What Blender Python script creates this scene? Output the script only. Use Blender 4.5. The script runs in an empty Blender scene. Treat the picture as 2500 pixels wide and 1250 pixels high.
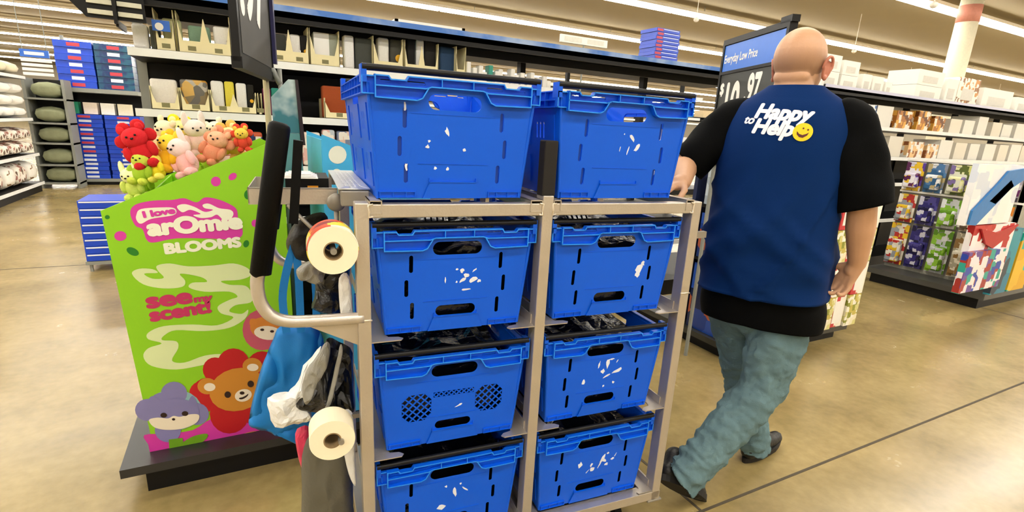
import bpy, bmesh, math, random
import numpy as np
from mathutils import Vector, Matrix, noise
random.seed(7)
sc = bpy.context.scene
COL = sc.collection
PI = math.pi

# ------------------------------------------------------------------ camera, world, exposure
F, PIT, ROLL, YAW, CY0, HC = 1255.6, math.radians(15.23), math.radians(3.04), math.radians(27.9), 656.0, 1.4
def cam_basis():
    cp, sp, cr, sr = math.cos(PIT), math.sin(PIT), math.cos(ROLL), math.sin(ROLL)
    fw = Vector((0, cp, -sp)); rt = Vector((1, 0, 0)); up = Vector((0, sp, cp))
    r2 = rt*cr + up*sr; u2 = -rt*sr + up*cr
    M = Matrix.Rotation(-YAW, 3, 'Z')
    return M @ r2, M @ u2, M @ fw
CR, CU, CF = cam_basis()
CP = Vector((0, 0, HC))
cam_d = bpy.data.cameras.new('camera'); cam = bpy.data.objects.new('camera', cam_d); COL.objects.link(cam)
mw = Matrix((CR, CU, -CF)).transposed().to_4x4(); mw.translation = CP
cam.matrix_world = mw
cam_d.sensor_width = 36; cam_d.lens = F/2500*36; cam_d.shift_y = (CY0-625)/2500; cam_d.clip_start = .05; cam_d.clip_end = 300
sc.camera = cam
w = bpy.data.worlds.new('world'); sc.world = w; w.use_nodes = True
w.node_tree.nodes['Background'].inputs[0].default_value = (1, .93, .78, 1)
w.node_tree.nodes['Background'].inputs[1].default_value = 1.0
sc.view_settings.view_transform = 'Standard'; sc.view_settings.look = 'None'
sc.view_settings.gamma = 1; sc.view_settings.exposure = 0.0
LIGHT_E = 28.0
def on(px, py, axis, val):
    """where the line of sight through a point of the photograph meets a plane of the store"""
    d = CR*((px-1250)/F) - CU*((py-CY0)/F) + CF
    i = 'XYZ'.index(axis); t = (val-CP[i])/d[i]
    return CP + d*t

# ------------------------------------------------------------------ materials
def lin(h):
    h = h.lstrip('#'); v = [int(h[i:i+2], 16)/255 for i in (0, 2, 4)]
    return tuple((c/12.92 if c <= .04045 else ((c+.055)/1.055)**2.4) for c in v) + (1,)
MC = {}
def mat(name, col, rough=.5, metal=0, var=.12, vs=30, bump=0, bs=80, spec=.5, emit=0, coat=0, alpha=1, trans=0, c2=None):
    key = name
    if key in MC: return MC[key]
    m = bpy.data.materials.new(name); m.use_nodes = True; nt = m.node_tree; b = nt.nodes['Principled BSDF']
    c = lin(col) if isinstance(col, str) else col
    b.inputs['Base Color'].default_value = c
    b.inputs['Roughness'].default_value = rough; b.inputs['Metallic'].default_value = metal
    b.inputs['Specular IOR Level'].default_value = spec
    b.inputs['Coat Weight'].default_value = coat; b.inputs['Alpha'].default_value = alpha
    b.inputs['Transmission Weight'].default_value = trans
    if emit:
        b.inputs['Emission Color'].default_value = c; b.inputs['Emission Strength'].default_value = emit
    tc = nt.nodes.new('ShaderNodeTexCoord')
    if var or c2:
        n = nt.nodes.new('ShaderNodeTexNoise'); n.inputs['Scale'].default_value = vs; n.inputs['Detail'].default_value = 4
        nt.links.new(tc.outputs['Object'], n.inputs['Vector'])
        mx = nt.nodes.new('ShaderNodeMix'); mx.data_type = 'RGBA'
        if c2:
            cc = lin(c2); rp = nt.nodes.new('ShaderNodeMapRange'); rp.inputs[1].default_value = .42; rp.inputs[2].default_value = .6
            nt.links.new(n.outputs['Fac'], rp.inputs[0]); nt.links.new(rp.outputs[0], mx.inputs['Factor'])
            mx.inputs['A'].default_value = c; mx.inputs['B'].default_value = cc
        else:
            nt.links.new(n.outputs['Fac'], mx.inputs['Factor'])
            mx.inputs['A'].default_value = tuple(x*(1-var) for x in c[:3])+(1,)
            mx.inputs['B'].default_value = tuple(min(1, x*(1+var)) for x in c[:3])+(1,)
        nt.links.new(mx.outputs['Result'], b.inputs['Base Color'])
    if bump:
        n2 = nt.nodes.new('ShaderNodeTexNoise'); n2.inputs['Scale'].default_value = bs; n2.inputs['Detail'].default_value = 3
        nt.links.new(tc.outputs['Object'], n2.inputs['Vector'])
        bp = nt.nodes.new('ShaderNodeBump'); bp.inputs['Strength'].default_value = bump; bp.inputs['Distance'].default_value = .01
        nt.links.new(n2.outputs['Fac'], bp.inputs['Height']); nt.links.new(bp.outputs['Normal'], b.inputs['Normal'])
    MC[key] = m; return m
def printmat(name, cols, scale=14, rough=.4, stretch=(1, 1, 1), boxy=True):
    """printed packaging: patches of several ink colours"""
    if name in MC: return MC[name]
    m = bpy.data.materials.new(name); m.use_nodes = True; nt = m.node_tree; b = nt.nodes['Principled BSDF']
    tc = nt.nodes.new('ShaderNodeTexCoord'); mp = nt.nodes.new('ShaderNodeMapping'); mp.inputs['Scale'].default_value = stretch
    v = nt.nodes.new('ShaderNodeTexVoronoi'); v.inputs['Scale'].default_value = scale; v.distance = 'CHEBYCHEV' if boxy else 'EUCLIDEAN'; v.inputs['Randomness'].default_value = .75 if boxy else 1
    cr = nt.nodes.new('ShaderNodeValToRGB'); cr.color_ramp.interpolation = 'CONSTANT'
    e = cr.color_ramp.elements
    while len(e) > 1: e.remove(e[0])
    e[0].position = 0; e[0].color = lin(cols[0])
    for i, c in enumerate(cols[1:]):
        q = e.new((i+1)/len(cols)); q.color = lin(c)
    sx = nt.nodes.new('ShaderNodeSeparateColor')
    nt.links.new(tc.outputs['Object'], mp.inputs['Vector']); nt.links.new(mp.outputs[0], v.inputs['Vector'])
    nt.links.new(v.outputs['Color'], sx.inputs[0]); nt.links.new(sx.outputs[0], cr.inputs[0])
    nt.links.new(cr.outputs[0], b.inputs['Base Color']); b.inputs['Roughness'].default_value = rough
    MC[name] = m; return m

ALU = mat('brushed_aluminium', '#c9c1b6', .38, .75, var=.10, vs=14, bump=.08, bs=160)
ALUD = mat('dull_aluminium', '#9b958a', .5, .55, var=.15, vs=20)
BLACK = mat('black_plastic', (.002, .002, .0022, 1), .45, var=0, spec=.3)
BLACKM = mat('black_painted_steel', (.0022, .0022, .0024, 1), .5, var=.1, spec=.3)
RUBBER = mat('black_rubber_grip', (.001, .001, .001, 1), .6, var=0, bump=.1, spec=.15)
GREY = mat('grey_painted_steel', '#8d9089', .5, var=.06)
WHITE = mat('white_card', '#f4f2ea', .6, var=.03)
CREAM = mat('cream_card', '#efe4b4', .65, var=.05)
BLUE = mat('blue_crate_plastic', (.0, .100, .72, 1), .42, var=.05, vs=6, bump=.03, bs=200, spec=.35)
PRICE = mat('white_price_strip', '#eef0ee', .45, var=.1, vs=9)

# ------------------------------------------------------------------ mesh helpers
def meshobj(name, bm, m, parent=None, smooth=False, loc=None, rot=None):
    me = bpy.data.meshes.new(name); bm.normal_update(); bm.to_mesh(me); bm.free()
    if isinstance(m, (list, tuple)):
        for q in m: me.materials.append(q)
    elif m: me.materials.append(m)
    if smooth:
        for p in me.polygons: p.use_smooth = True
    o = bpy.data.objects.new(name, me); COL.objects.link(o)
    if parent: o.parent = parent
    if loc is not None: o.location = loc
    if rot is not None: o.rotation_euler = rot
    return o
def empty(name, loc=(0, 0, 0), rz=0, scale=1):
    o = bpy.data.objects.new(name, None); COL.objects.link(o); o.location = loc; o.rotation_euler = (0, 0, rz); o.scale = (scale,)*3
    o.empty_display_size = .05
    return o
def tag(o, label, cat=None, group=None, kind=None):
    if label: o['label'] = label
    if cat: o['category'] = cat
    if group: o['group'] = group
    if kind: o['kind'] = kind
    return o
def structure(o): o['kind'] = 'structure'; return o
def box(bm, a, b, M=None, mi=0):
    """axis-aligned box between two corners"""
    vs = [bm.verts.new(((a[0], b[0])[i], (a[1], b[1])[j], (a[2], b[2])[k])) for i in (0, 1) for j in (0, 1) for k in (0, 1)]
    fs = [(0, 1, 3, 2), (4, 6, 7, 5), (0, 4, 5, 1), (2, 3, 7, 6), (0, 2, 6, 4), (1, 5, 7, 3)]
    for f in fs:
        g = bm.faces.new([vs[i] for i in f]); g.material_index = mi
    if M is not None:
        for v in vs: v.co = M @ v.co
    return vs
def bar(bm, p, q, w, d=None, up=(0, 0, 1)):
    """rectangular bar from p to q"""
    p, q = Vector(p), Vector(q); d = d or w; t = (q-p).normalized(); u = Vector(up)
    if abs(t.dot(u)) > .95: u = Vector((0, 1, 0))
    s = t.cross(u).normalized(); u = s.cross(t)
    vs = []
    for c in (p, q):
        for a, b in ((-1, -1), (1, -1), (1, 1), (-1, 1)): vs.append(bm.verts.new(c + s*(a*w/2) + u*(b*d/2)))
    bm.faces.new(vs[3::-1]); bm.faces.new(vs[4:])
    for i in range(4): bm.faces.new([vs[i], vs[(i+1) % 4], vs[4+(i+1) % 4], vs[4+i]])
def tube(bm, pts, r, n=12, cap=True):
    """round tube along a path; r a number or a list"""
    pts = [Vector(p) for p in pts]; rs = r if isinstance(r, (list, tuple)) else [r]*len(pts)
    rings = []; u = None
    for i, p in enumerate(pts):
        t = (pts[min(i+1, len(pts)-1)] - pts[max(i-1, 0)]).normalized()
        if u is None:
            u = t.orthogonal().normalized()
        u = (u - t*u.dot(t)).normalized(); v = t.cross(u)
        rings.append([bm.verts.new(p + (u*math.cos(2*PI*k/n) + v*math.sin(2*PI*k/n))*rs[i]) for k in range(n)])
    for a, b in zip(rings, rings[1:]):
        for k in range(n): bm.faces.new([a[k], a[(k+1) % n], b[(k+1) % n], b[k]])
    if cap: bm.faces.new(rings[0][::-1]); bm.faces.new(rings[-1])
def sphere(bm, c, r, seg=16, M=None):
    rx, ry, rz = r if isinstance(r, (list, tuple)) else (r, r, r)
    T = Matrix.Translation(Vector(c)) @ (M.to_4x4() if M is not None else Matrix.Identity(4)) @ Matrix.Diagonal((rx, ry, rz, 1))
    bmesh.ops.create_uvsphere(bm, u_segments=seg, v_segments=max(6, seg*2//3), radius=1, matrix=T)
def smooth_path(pts, n=6):
    P = [Vector(p) for p in pts]; out = []
    for i in range(len(P)-1):
        a, b, c, d = P[max(i-1, 0)], P[i], P[i+1], P[min(i+2, len(P)-1)]
        for k in range(n):
            t = k/n; out.append(.5*((2*b)+(c-a)*t+(2*a-5*b+4*c-d)*t*t+(3*b-a-3*c+d)*t**3))
    out.append(P[-1]); return out
def closed_spline(pts, n=6):
    P = [Vector(p) for p in pts]; L = len(P); out = []
    for i in range(L):
        a, b, c, d = P[i-1], P[i], P[(i+1) % L], P[(i+2) % L]
        for k in range(n):
            t = k/n; out.append(.5*((2*b)+(c-a)*t+(2*a-5*b+4*c-d)*t*t+(3*b-a-3*c+d)*t**3))
    return out
def plate(name, outer, holes, th):
    """flat plate in the XZ plane with real holes; returns a bmesh"""
    cu = bpy.data.curves.new(name, 'CURVE'); cu.dimensions = '2D'; cu.fill_mode = 'BOTH'; cu.extrude = th/2
    for lp in [outer]+list(holes):
        s = cu.splines.new('POLY'); s.points.add(len(lp)-1)
        for i, p in enumerate(lp): s.points[i].co = (p[0], p[1], 0, 1)
        s.use_cyclic_u = True
    o = bpy.data.objects.new(name, cu); COL.objects.link(o)
    dg = bpy.context.evaluated_depsgraph_get(); me = bpy.data.meshes.new_from_object(o.evaluated_get(dg))
    bm = bmesh.new(); bm.from_mesh(me); bpy.data.objects.remove(o); bpy.data.curves.remove(cu); bpy.data.meshes.remove(me)
    for v in bm.verts: v.co = Vector((v.co.x, v.co.z, v.co.y))
    bmesh.ops.remove_doubles(bm, verts=bm.verts, dist=1e-6); bmesh.ops.recalc_face_normals(bm, faces=bm.faces)
    return bm
def slot(cx, cz, w, h, n=5):
    """rounded slot outline"""
    r = min(w, h)/2; out = []
    for (sx, sz, a0) in ((1, 1, 0), (-1, 1, 90), (-1, -1, 180), (1, -1, 270)):
        for k in range(n+1):
            a = math.radians(a0+90*k/n); out.append((cx+sx*(w/2-r)+r*math.cos(a), cz+sz*(h/2-r)+r*math.sin(a)))
    return out
def add(bm, bm2):
    me = bpy.data.meshes.new('t'); bm2.to_mesh(me); bm2.free(); bm.from_mesh(me); bpy.data.meshes.remove(me)
def copytree(o, parent=None, deep=True):
    c = o.copy(); COL.objects.link(c)
    if parent: c.parent = parent
    for ch in list(o.children): copytree(ch, c)
    return c
def textmesh(s, size, bold=.0, shear=0, align='LEFT', space=1):
    cu = bpy.data.curves.new('t', 'FONT'); cu.body = s; cu.size = size; cu.shear = shear; cu.align_x = align; cu.space_character = space
    o = bpy.data.objects.new('t', cu); COL.objects.link(o)
    dg = bpy.context.evaluated_depsgraph_get(); me = bpy.data.meshes.new_from_object(o.evaluated_get(dg))
    bm = bmesh.new(); k = 8 if bold else 1
    for i in range(k):
        n0 = len(bm.verts); bm.from_mesh(me); bm.verts.ensure_lookup_table()
        if bold:
            for v in bm.verts[n0:]: v.co.x += bold*math.cos(2*PI*i/k); v.co.y += bold*math.sin(2*PI*i/k); v.co.z = i*4e-5
    bpy.data.objects.remove(o); bpy.data.curves.remove(cu); bpy.data.meshes.remove(me)
    return bm
ORD = ['lowest', 'second', 'third', 'fourth', 'fifth', 'sixth', 'seventh', 'eighth', 'ninth', 'tenth', 'eleventh', 'twelfth', 'thirteenth', 'fourteenth', 'fifteenth', 'sixteenth', 'seventeenth', 'eighteenth', 'nineteenth', 'twentieth']
ORDS = ['first']+ORD[1:]

# ------------------------------------------------------------------ the hall
def floor_mat():
    m = bpy.data.materials.new('polished_concrete'); m.use_nodes = True; nt = m.node_tree; b = nt.nodes['Principled BSDF']
    tc = nt.nodes.new('ShaderNodeTexCoord')
    n = nt.nodes.new('ShaderNodeTexNoise'); n.inputs['Scale'].default_value = 1.6; n.inputs['Detail'].default_value = 8; n.inputs['Roughness'].default_value = .62
    n2 = nt.nodes.new('ShaderNodeTexNoise'); n2.inputs['Scale'].default_value = 22; n2.inputs['Detail'].default_value = 5
    cr = nt.nodes.new('ShaderNodeValToRGB'); cr.color_ramp.elements[0].position = .3; cr.color_ramp.elements[0].color = lin('#857349')
    cr.color_ramp.elements[1].position = .72; cr.color_ramp.elements[1].color = lin('#b09a66')
    mx = nt.nodes.new('ShaderNodeMix'); mx.data_type = 'RGBA'; mx.blend_type = 'OVERLAY'; mx.inputs['Factor'].default_value = .22
    for q in (n, n2): nt.links.new(tc.outputs['Object'], q.inputs['Vector'])
    nt.links.new(n.outputs['Fac'], cr.inputs[0]); nt.links.new(cr.outputs[0], mx.inputs['A']); nt.links.new(n2.outputs['Fac'], mx.inputs['B'])
    nt.links.new(mx.outputs['Result'], b.inputs['Base Color'])
    mr = nt.nodes.new('ShaderNodeMapRange'); mr.inputs[3].default_value = .16; mr.inputs[4].default_value = .34
    nt.links.new(n.outputs['Fac'], mr.inputs[0]); nt.links.new(mr.outputs[0], b.inputs['Roughness'])
    b.inputs['Specular IOR Level'].default_value = .6
    bp = nt.nodes.new('ShaderNodeBump'); bp.inputs['Strength'].default_value = .015; bp.inputs['Distance'].default_value = .005
    nt.links.new(n2.outputs['Fac'], bp.inputs['Height']); nt.links.new(bp.outputs['Normal'], b.inputs['Normal'])
    return m
XA, XB, YA, YB, ZC = -26, 74, -9, 62, 4.75
bm = bmesh.new(); box(bm, (XA, YA, -.1), (XB, YB, 0)); structure(meshobj('floor', bm, floor_mat()))
bm = bmesh.new(); box(bm, (XA, YA, ZC), (XB, YB, ZC+.1)); structure(meshobj('ceiling', bm, mat('ceiling_deck', '#978a6c', .85, var=.04, vs=2)))
wm = mat('far_wall_paint', '#cfc7b4', .8)
for nm, a, b in (('wall_back', (XA, YB, 0), (XB, YB+.1, ZC)), ('wall_front', (XA, YA-.1, 0), (XB, YA, ZC)), ('wall_left', (XA-.1, YA, 0), (XA, YB, ZC)), ('wall_right', (XB, YA, 0), (XB+.1, YB, ZC))):
    bm = bmesh.new(); box(bm, a, b); structure(meshobj(nm, bm, wm))
# sawn joints in the slab
JM = mat('joint_filler', '#4e4534', .8)
bm = bmesh.new()
for y in (1.13, 5.79, 10.4, 15.0): box(bm, (-20, y-.006, 0), (40, y+.006, .0012))
for x in (-7.7, -3.1, 1.49, 6.1, 10.7): box(bm, (x-.006, -6, 0), (x+.006, 30, .0013))
structure(meshobj('trim_1', bm, JM))
# continuous strip lights
ltm = bpy.data.materials.new('lamp_diffuser'); ltm.use_nodes = True
_b = ltm.node_tree.nodes['Principled BSDF']; _b.inputs['Emission Color'].default_value = (1, .95, .86, 1); _b.inputs['Emission Strength'].default_value = LIGHT_E
hsm = mat('white_lamp_housing', '#efe9dc', .5)
LY = [-5, -1, 3, 7, 11, 15, 19.4, 24.1, 28.9, 34.3, 40, 46, 52]
names = ['fourth behind the viewer', 'third behind the viewer', 'overhead, just above the photo frame', 'cutting the top right corner of the photo', 'running just above the bald head', 'over the two blue crates on the cart', 'next beyond the one over the crates']+['%s row counted back from there' % k for k in ORDS[1:8]]
for i, y in enumerate(LY):
    t = empty('strip_light', (0, y, 4.5))
    tag(t, 'continuous ceiling strip light with warm white glow, '+names[i], 'ceiling light', 'rows of strip lights')
    bm = bmesh.new(); box(bm, (XA+2, -.13, .03), (XB-4, .13, .10)); meshobj('housing', bm, hsm, t)
    bm = bmesh.new()
    x = XA+2
    while x < XB-5: box(bm, (x, -.12, -.03), (x+2.38, .12, .03)); x += 2.44
    meshobj('diffuser', bm, ltm, t)
    bm = bmesh.new()
    x = XA+3
    while x < XB-5: bar(bm, (x, 0, .1), (x, 0, ZC-4.5), .012); x += 4.88
    meshobj('hanger', bm, GREY, t)
# round column in the distance
c = empty('support_column', (13.9, 6.25, 0)); tag(c, 'cream support column with a red band rising to the ceiling at right', 'column')
bm = bmesh.new(); tube(bm, [(0, 0, 0), (0, 0, ZC)], .2, 24); meshobj('shaft', bm, mat('cream_column_paint', '#e9e2c6', .6), c, True)
bm = bmesh.new(); tube(bm, [(0, 0, 4.05), (0, 0, 4.38)], .205, 24); meshobj('red_band', bm, mat('faded_red_band', '#d7907c', .6), c, True)
# small white pendants
for k, q in enumerate([(1700, 48), (2085, 125), (2228, 155), (2445, 200), (2280, 12)]):
    P = on(q[0], q[1], 'Y', (9, 9, 13, 13, 5)[k])
    t = empty('ceiling_camera', (P.x, P.y, min(P.z, 4.45)))
    tag(t, ['small white ceiling camera hanging left of the bald head', 'small white ceiling camera just right of the bald head', 'small white ceiling camera midway between head and column', 'small white ceiling camera near the right edge', 'small white ceiling camera beside the column top'][k], 'camera', 'white ceiling cameras')
    bm = bmesh.new(); sphere(bm, (0, 0, 0), (.06, .06, .05), 12); tube(bm, [(0, 0, 0), (0, 0, ZC-t.location.z)], .008, 6); meshobj('housing', bm, hsm, t)

# ------------------------------------------------------------------ blue crates
def rect(x0, z0, x1, z1): return [(x0, z0), (x1, z0), (x1, z1), (x0, z1)]
CH = .312; CW0, CW1 = .208, .232; CD = .60
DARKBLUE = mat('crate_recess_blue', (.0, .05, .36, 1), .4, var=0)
RES = mat('paper_label_residue', '#dfe3ee', .75, var=.1, vs=60)
CLEAR = mat('blue_crate_light_band', (.02, .2, .85, 1), .35, var=0)
def wall_front(variant, back=False):
    out = [(-CW0, 0), (CW0, 0), (CW1, CH-.012), (-CW1, CH-.012)]
    holes = [slot(-.045, CH-.060, .30, .060) if back and variant == 'rear_wide' else slot(0, CH-.056, .148, .040)]
    if variant == 'lattice':
        hw, hh, c = .046, .048, .018
        for cx0 in (-.118, .118):
            holes.append([(cx0+x, .135+z) for x, z in ((-hw+c, -hh), (hw-c, -hh), (hw, -hh+c), (hw, hh-c), (hw-c, hh), (-hw+c, hh), (-hw, hh-c), (-hw, -hh+c))])
        holes.append(rect(-.066, .164, .066, .182))
        holes.append(slot(0, .062, .118, .03))
    else:
        for sx in (-1, 1):
            for x, z in ((.136, .212), (.149, .139), (.132, .068)): holes.append(slot(sx*x, z, .0115, .052))
        if variant != 'closed': holes.append(slot(0, .062, .124, .034))
    if back:
        for i in range(9):
            holes.append(slot(-.06+i*.015, CH-.105-(i % 3)*.004, .006, .038, 3))
            if i % 2: holes.append(slot(-.055+i*.014, CH-.155, .006, .03, 3))
    return plate('crate_wall', out, holes, .003)
def lean(bm, y0, y1, sgn=1):
    for v in bm.verts: v.co.y = v.co.y*sgn + y0+(y1-y0)*v.co.z/CH
    if sgn < 0: bmesh.ops.reverse_faces(bm, faces=bm.faces)
def crate_mesh(variant):
    bm = bmesh.new()
    f = wall_front(variant); lean(f, .030, .012); add(bm, f)
    if variant == 'lattice':
        g = bmesh.new(); hw, hh, c = .047, .049, .018
        def inside(cx0, x, z): dx, dz = abs(x-cx0), abs(z-.135); return dx < hw and dz < hh and dx+dz < hw+hh-c
        def seg(test, x, z, sx, L=.20, n=80):
            run = [i for i in range(n+1) if test(x+sx*L*(i/n-.5), z+L*(i/n-.5))]
            if len(run) > 2: bar(g, (x+sx*L*(run[0]/n-.5), 0, z+L*(run[0]/n-.5)), (x+sx*L*(run[-1]/n-.5), 0, z+L*(run[-1]/n-.5)), .0036, .0042, (0, 1, 0))
        for cx0 in (-.118, .118):
            for k in range(-4, 5):
                for sx in (-1, 1): seg(lambda x, z: inside(cx0, x, z), cx0+k*.0245, .135, sx)
        for k in range(-4, 5):
            for sx in (-1, 1): seg(lambda x, z: abs(x) < .066 and .164 < z < .182, k*.0164, .173, sx, .03)
        lean(g, .030, .012); add(bm, g)
    f = wall_front('rear_wide' if variant == 'closed' else 'open', True); lean(f, CD-.030, CD-.012); add(bm, f)
    # floor of the crate
    box(bm, (-CW0, .03, 0), (CW0, CD-.03, .004))
    # side walls with slots, leaning out
    for sx in (-1, 1):
        hs = [slot(y, .20, .010, .05, 3) for y in (.13, .155, .18, .42, .445, .47)] + [slot(y, .09, .010, .05, 3) for y in (.13, .155, .42, .445)] + [slot(CD/2, CH-.056, .15, .04)]
        q = plate('s', [(.03, 0), (CD-.03, 0), (CD-.012, CH-.012), (.012, CH-.012)], hs, .003)
        for v in q.verts:
            x, y, z = v.co; v.co = Vector((sx*(CW0+(CW1-CW0)*z/CH)+y, x, z))
        bmesh.ops.recalc_face_normals(q, faces=q.faces); add(bm, q)
        for y0, y1 in ((.05, .10), (.23, .37), (.50, .55)):     # raised side panels
            for z0, z1 in ((.03, .12), (.15, .245)):
                a = CW0+(CW1-CW0)*z0/CH; b2 = CW0+(CW1-CW0)*z1/CH
                vs = box(bm, (0, y0, z0), (.005, y1, z1))
                for v in vs: v.co.x = sx*((CW0+(CW1-CW0)*v.co.z/CH)+v.co.x)
    # corner radii
    for sx in (-1, 1):
        for (yb, yt) in ((.030, .012), (CD-.030, CD-.012)):
            tube(bm, [(sx*(CW0-.002), yb+(.002 if yb < .3 else -.002), 0), (sx*(CW1-.002), yt, CH-.02)], .005, 8)
    return bm
def zz(z): return CH+z
def rim_mesh(front_only=False):
    """ribbed rim band with notches, ears and lower trapezoids on both short ends, plain ribs along the sides"""
    bm = bmesh.new()
    def strip(pts, y0, y1, th=.0032):
        for (x0, z0), (x1, z1) in zip(pts, pts[1:]):
            d = Vector((x1-x0, 0, z1-z0)); n = Vector((-d.z, 0, d.x)).normalized()*th/2
            a, b = Vector((x0, 0, z0)), Vector((x1, 0, z1)); e = d.normalized()*th*.4
            vs = []
            for y in (y0, y1):
                for c in (a-n-e, b-n+e, b+n+e, a+n-e): vs.append(bm.verts.new((c.x, y, c.z)))
            fs_ = [bm.faces.new(vs[3::-1]), bm.faces.new(vs[4:])]+[bm.faces.new([vs[i], vs[(i+1) % 4], vs[4+(i+1) % 4], vs[4+i]]) for i in range(4)]
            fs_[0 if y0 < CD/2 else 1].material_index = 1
    for end in (0, 1):
        Y = (lambda y: y) if end == 0 else (lambda y: CD-y)
        # band behind the ribs, pierced
        hs = []
        for s in (-1, 1): hs += [slot(s*.186, zz(-.014), .028, .008, 3), slot(s*.108, zz(-.014), .048, .009, 3)]
        notch = [(-.213, zz(-.002)), (-.180, zz(-.002)), (-.174, zz(-.010)), (-.136, zz(-.010)), (-.130, zz(0)), (.130, zz(0)), (.136, zz(-.010)), (.174, zz(-.010)), (.180, zz(-.002)), (.213, zz(-.002))]
        low = [(.213, zz(-.054)), (.108, zz(-.056)), (.094, zz(-.050)), (.080, zz(-.027)), (-.080, zz(-.027)), (-.094, zz(-.050)), (-.108, zz(-.056)), (-.213, zz(-.054))]
        q = plate('b', notch+low, hs, .002)
        for v in q.verts: v.co.y = Y(.010)+v.co.y
        add(bm, q)
        y0, y1 = sorted((Y(-.006), Y(.012)))
        strip(notch, y0, y1)
        strip([(-.213, zz(-.026)), (-.085, zz(-.026)), (-.070, zz(-.021)), (.070, zz(-.021)), (.085, zz(-.026)), (.213, zz(-.026))], y0, y1)
        for s in (-1, 1):
            strip([(s*.213, zz(-.001)), (s*.213, zz(-.054)), (s*.108, zz(-.056)), (s*.094, zz(-.050)), (s*.078, zz(-.024))], y0, y1)
            strip([(s*.043, zz(0)), (s*.043, zz(-.021))], y0, y1, .0022)
            # ears at the corners
            ya, yb = sorted((Y(.004), Y(.016)))
            strip([(s*.213, zz(-.004)), (s*.244, zz(-.004)), (s*.244, zz(-.046)), (s*.213, zz(-.046))], ya, yb)
            box(bm, (min(s*.213, s*.244), min(Y(.013), Y(.016)), zz(-.046)), (max(s*.213, s*.244), max(Y(.013), Y(.016)), zz(-.004)))
            # upstand that carries the bail bar
            box(bm, (min(s*.232, s*.246), min(Y(.004), Y(.04)), zz(-.02)), (max(s*.232, s*.246), max(Y(.004), Y(.04)), zz(.022)))
    for s in (-1, 1):
        for z in (-.002, -.026, -.046): box(bm, (min(s*.230, s*.246), .02, zz(z)-.0016), (max(s*.230, s*.246), CD-.02, zz(z)+.0016))
        box(bm, (min(s*.231, s*.2335), .02, zz(-.046)), (max(s*.231, s*.2335), CD-.02, zz(-.002)))
        for k in range(9):
            y = .02+k*(CD-.04)/8; box(bm, (min(s*.230, s*.246), y-.0015, zz(-.046)), (max(s*.230, s*.246), y+.0015, zz(-.002)))
    return bm
def crate_details(bm, variant):
    # front details: seam lines, recesses by the foot and the raised grip panel
    fy = lambda z: .030-.018*z/CH
    def slab(x0, z0, x1, z1, d, th=.0):
        vs = box(bm, (x0, 0, z0), (x1, d, z1))
        for v in vs: v.co.y = fy(v.co.z)-v.co.y
    slab(-.10, .094, .10, .0955, .003); slab(-.12, CH-.088, .12, CH-.087, .0026)
    slab(-.068, .044, .068, .0465, .008)
    for s in (-1, 1): slab(min(s*.066, s*.0685), .044, max(s*.066, s*.0685), .056, .006)
    for s in (-1, 1):
        for z in (.002, .017): slab(min(s*.105, s*.205), z, max(s*.105, s*.205), z+.002, .007)
        for x in (.105, .13, .165, .2): slab(min(s*x, s*(x+.003)), .002, max(s*x, s*(x+.003)), .018, .006)
    vs = [bm.verts.new(p) for p in [(-.085, fy(0)-.006, .001), (.085, fy(0)-.006, .001), (.068, fy(.044)-.006, .044), (-.068, fy(.044)-.006, .044)]]
    bm.faces.new(vs)
    slab(-.085, .0, .085, .004, .006)
    if variant != 'closed': return
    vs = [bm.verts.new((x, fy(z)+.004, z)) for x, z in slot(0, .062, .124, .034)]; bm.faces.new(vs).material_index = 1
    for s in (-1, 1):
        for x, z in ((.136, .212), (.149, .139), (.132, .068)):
            vs = [bm.verts.new((a, fy(c)+.004, c)) for a, c in slot(s*x, z, .0115, .052)]; bm.faces.new(vs).material_index = 1

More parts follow.
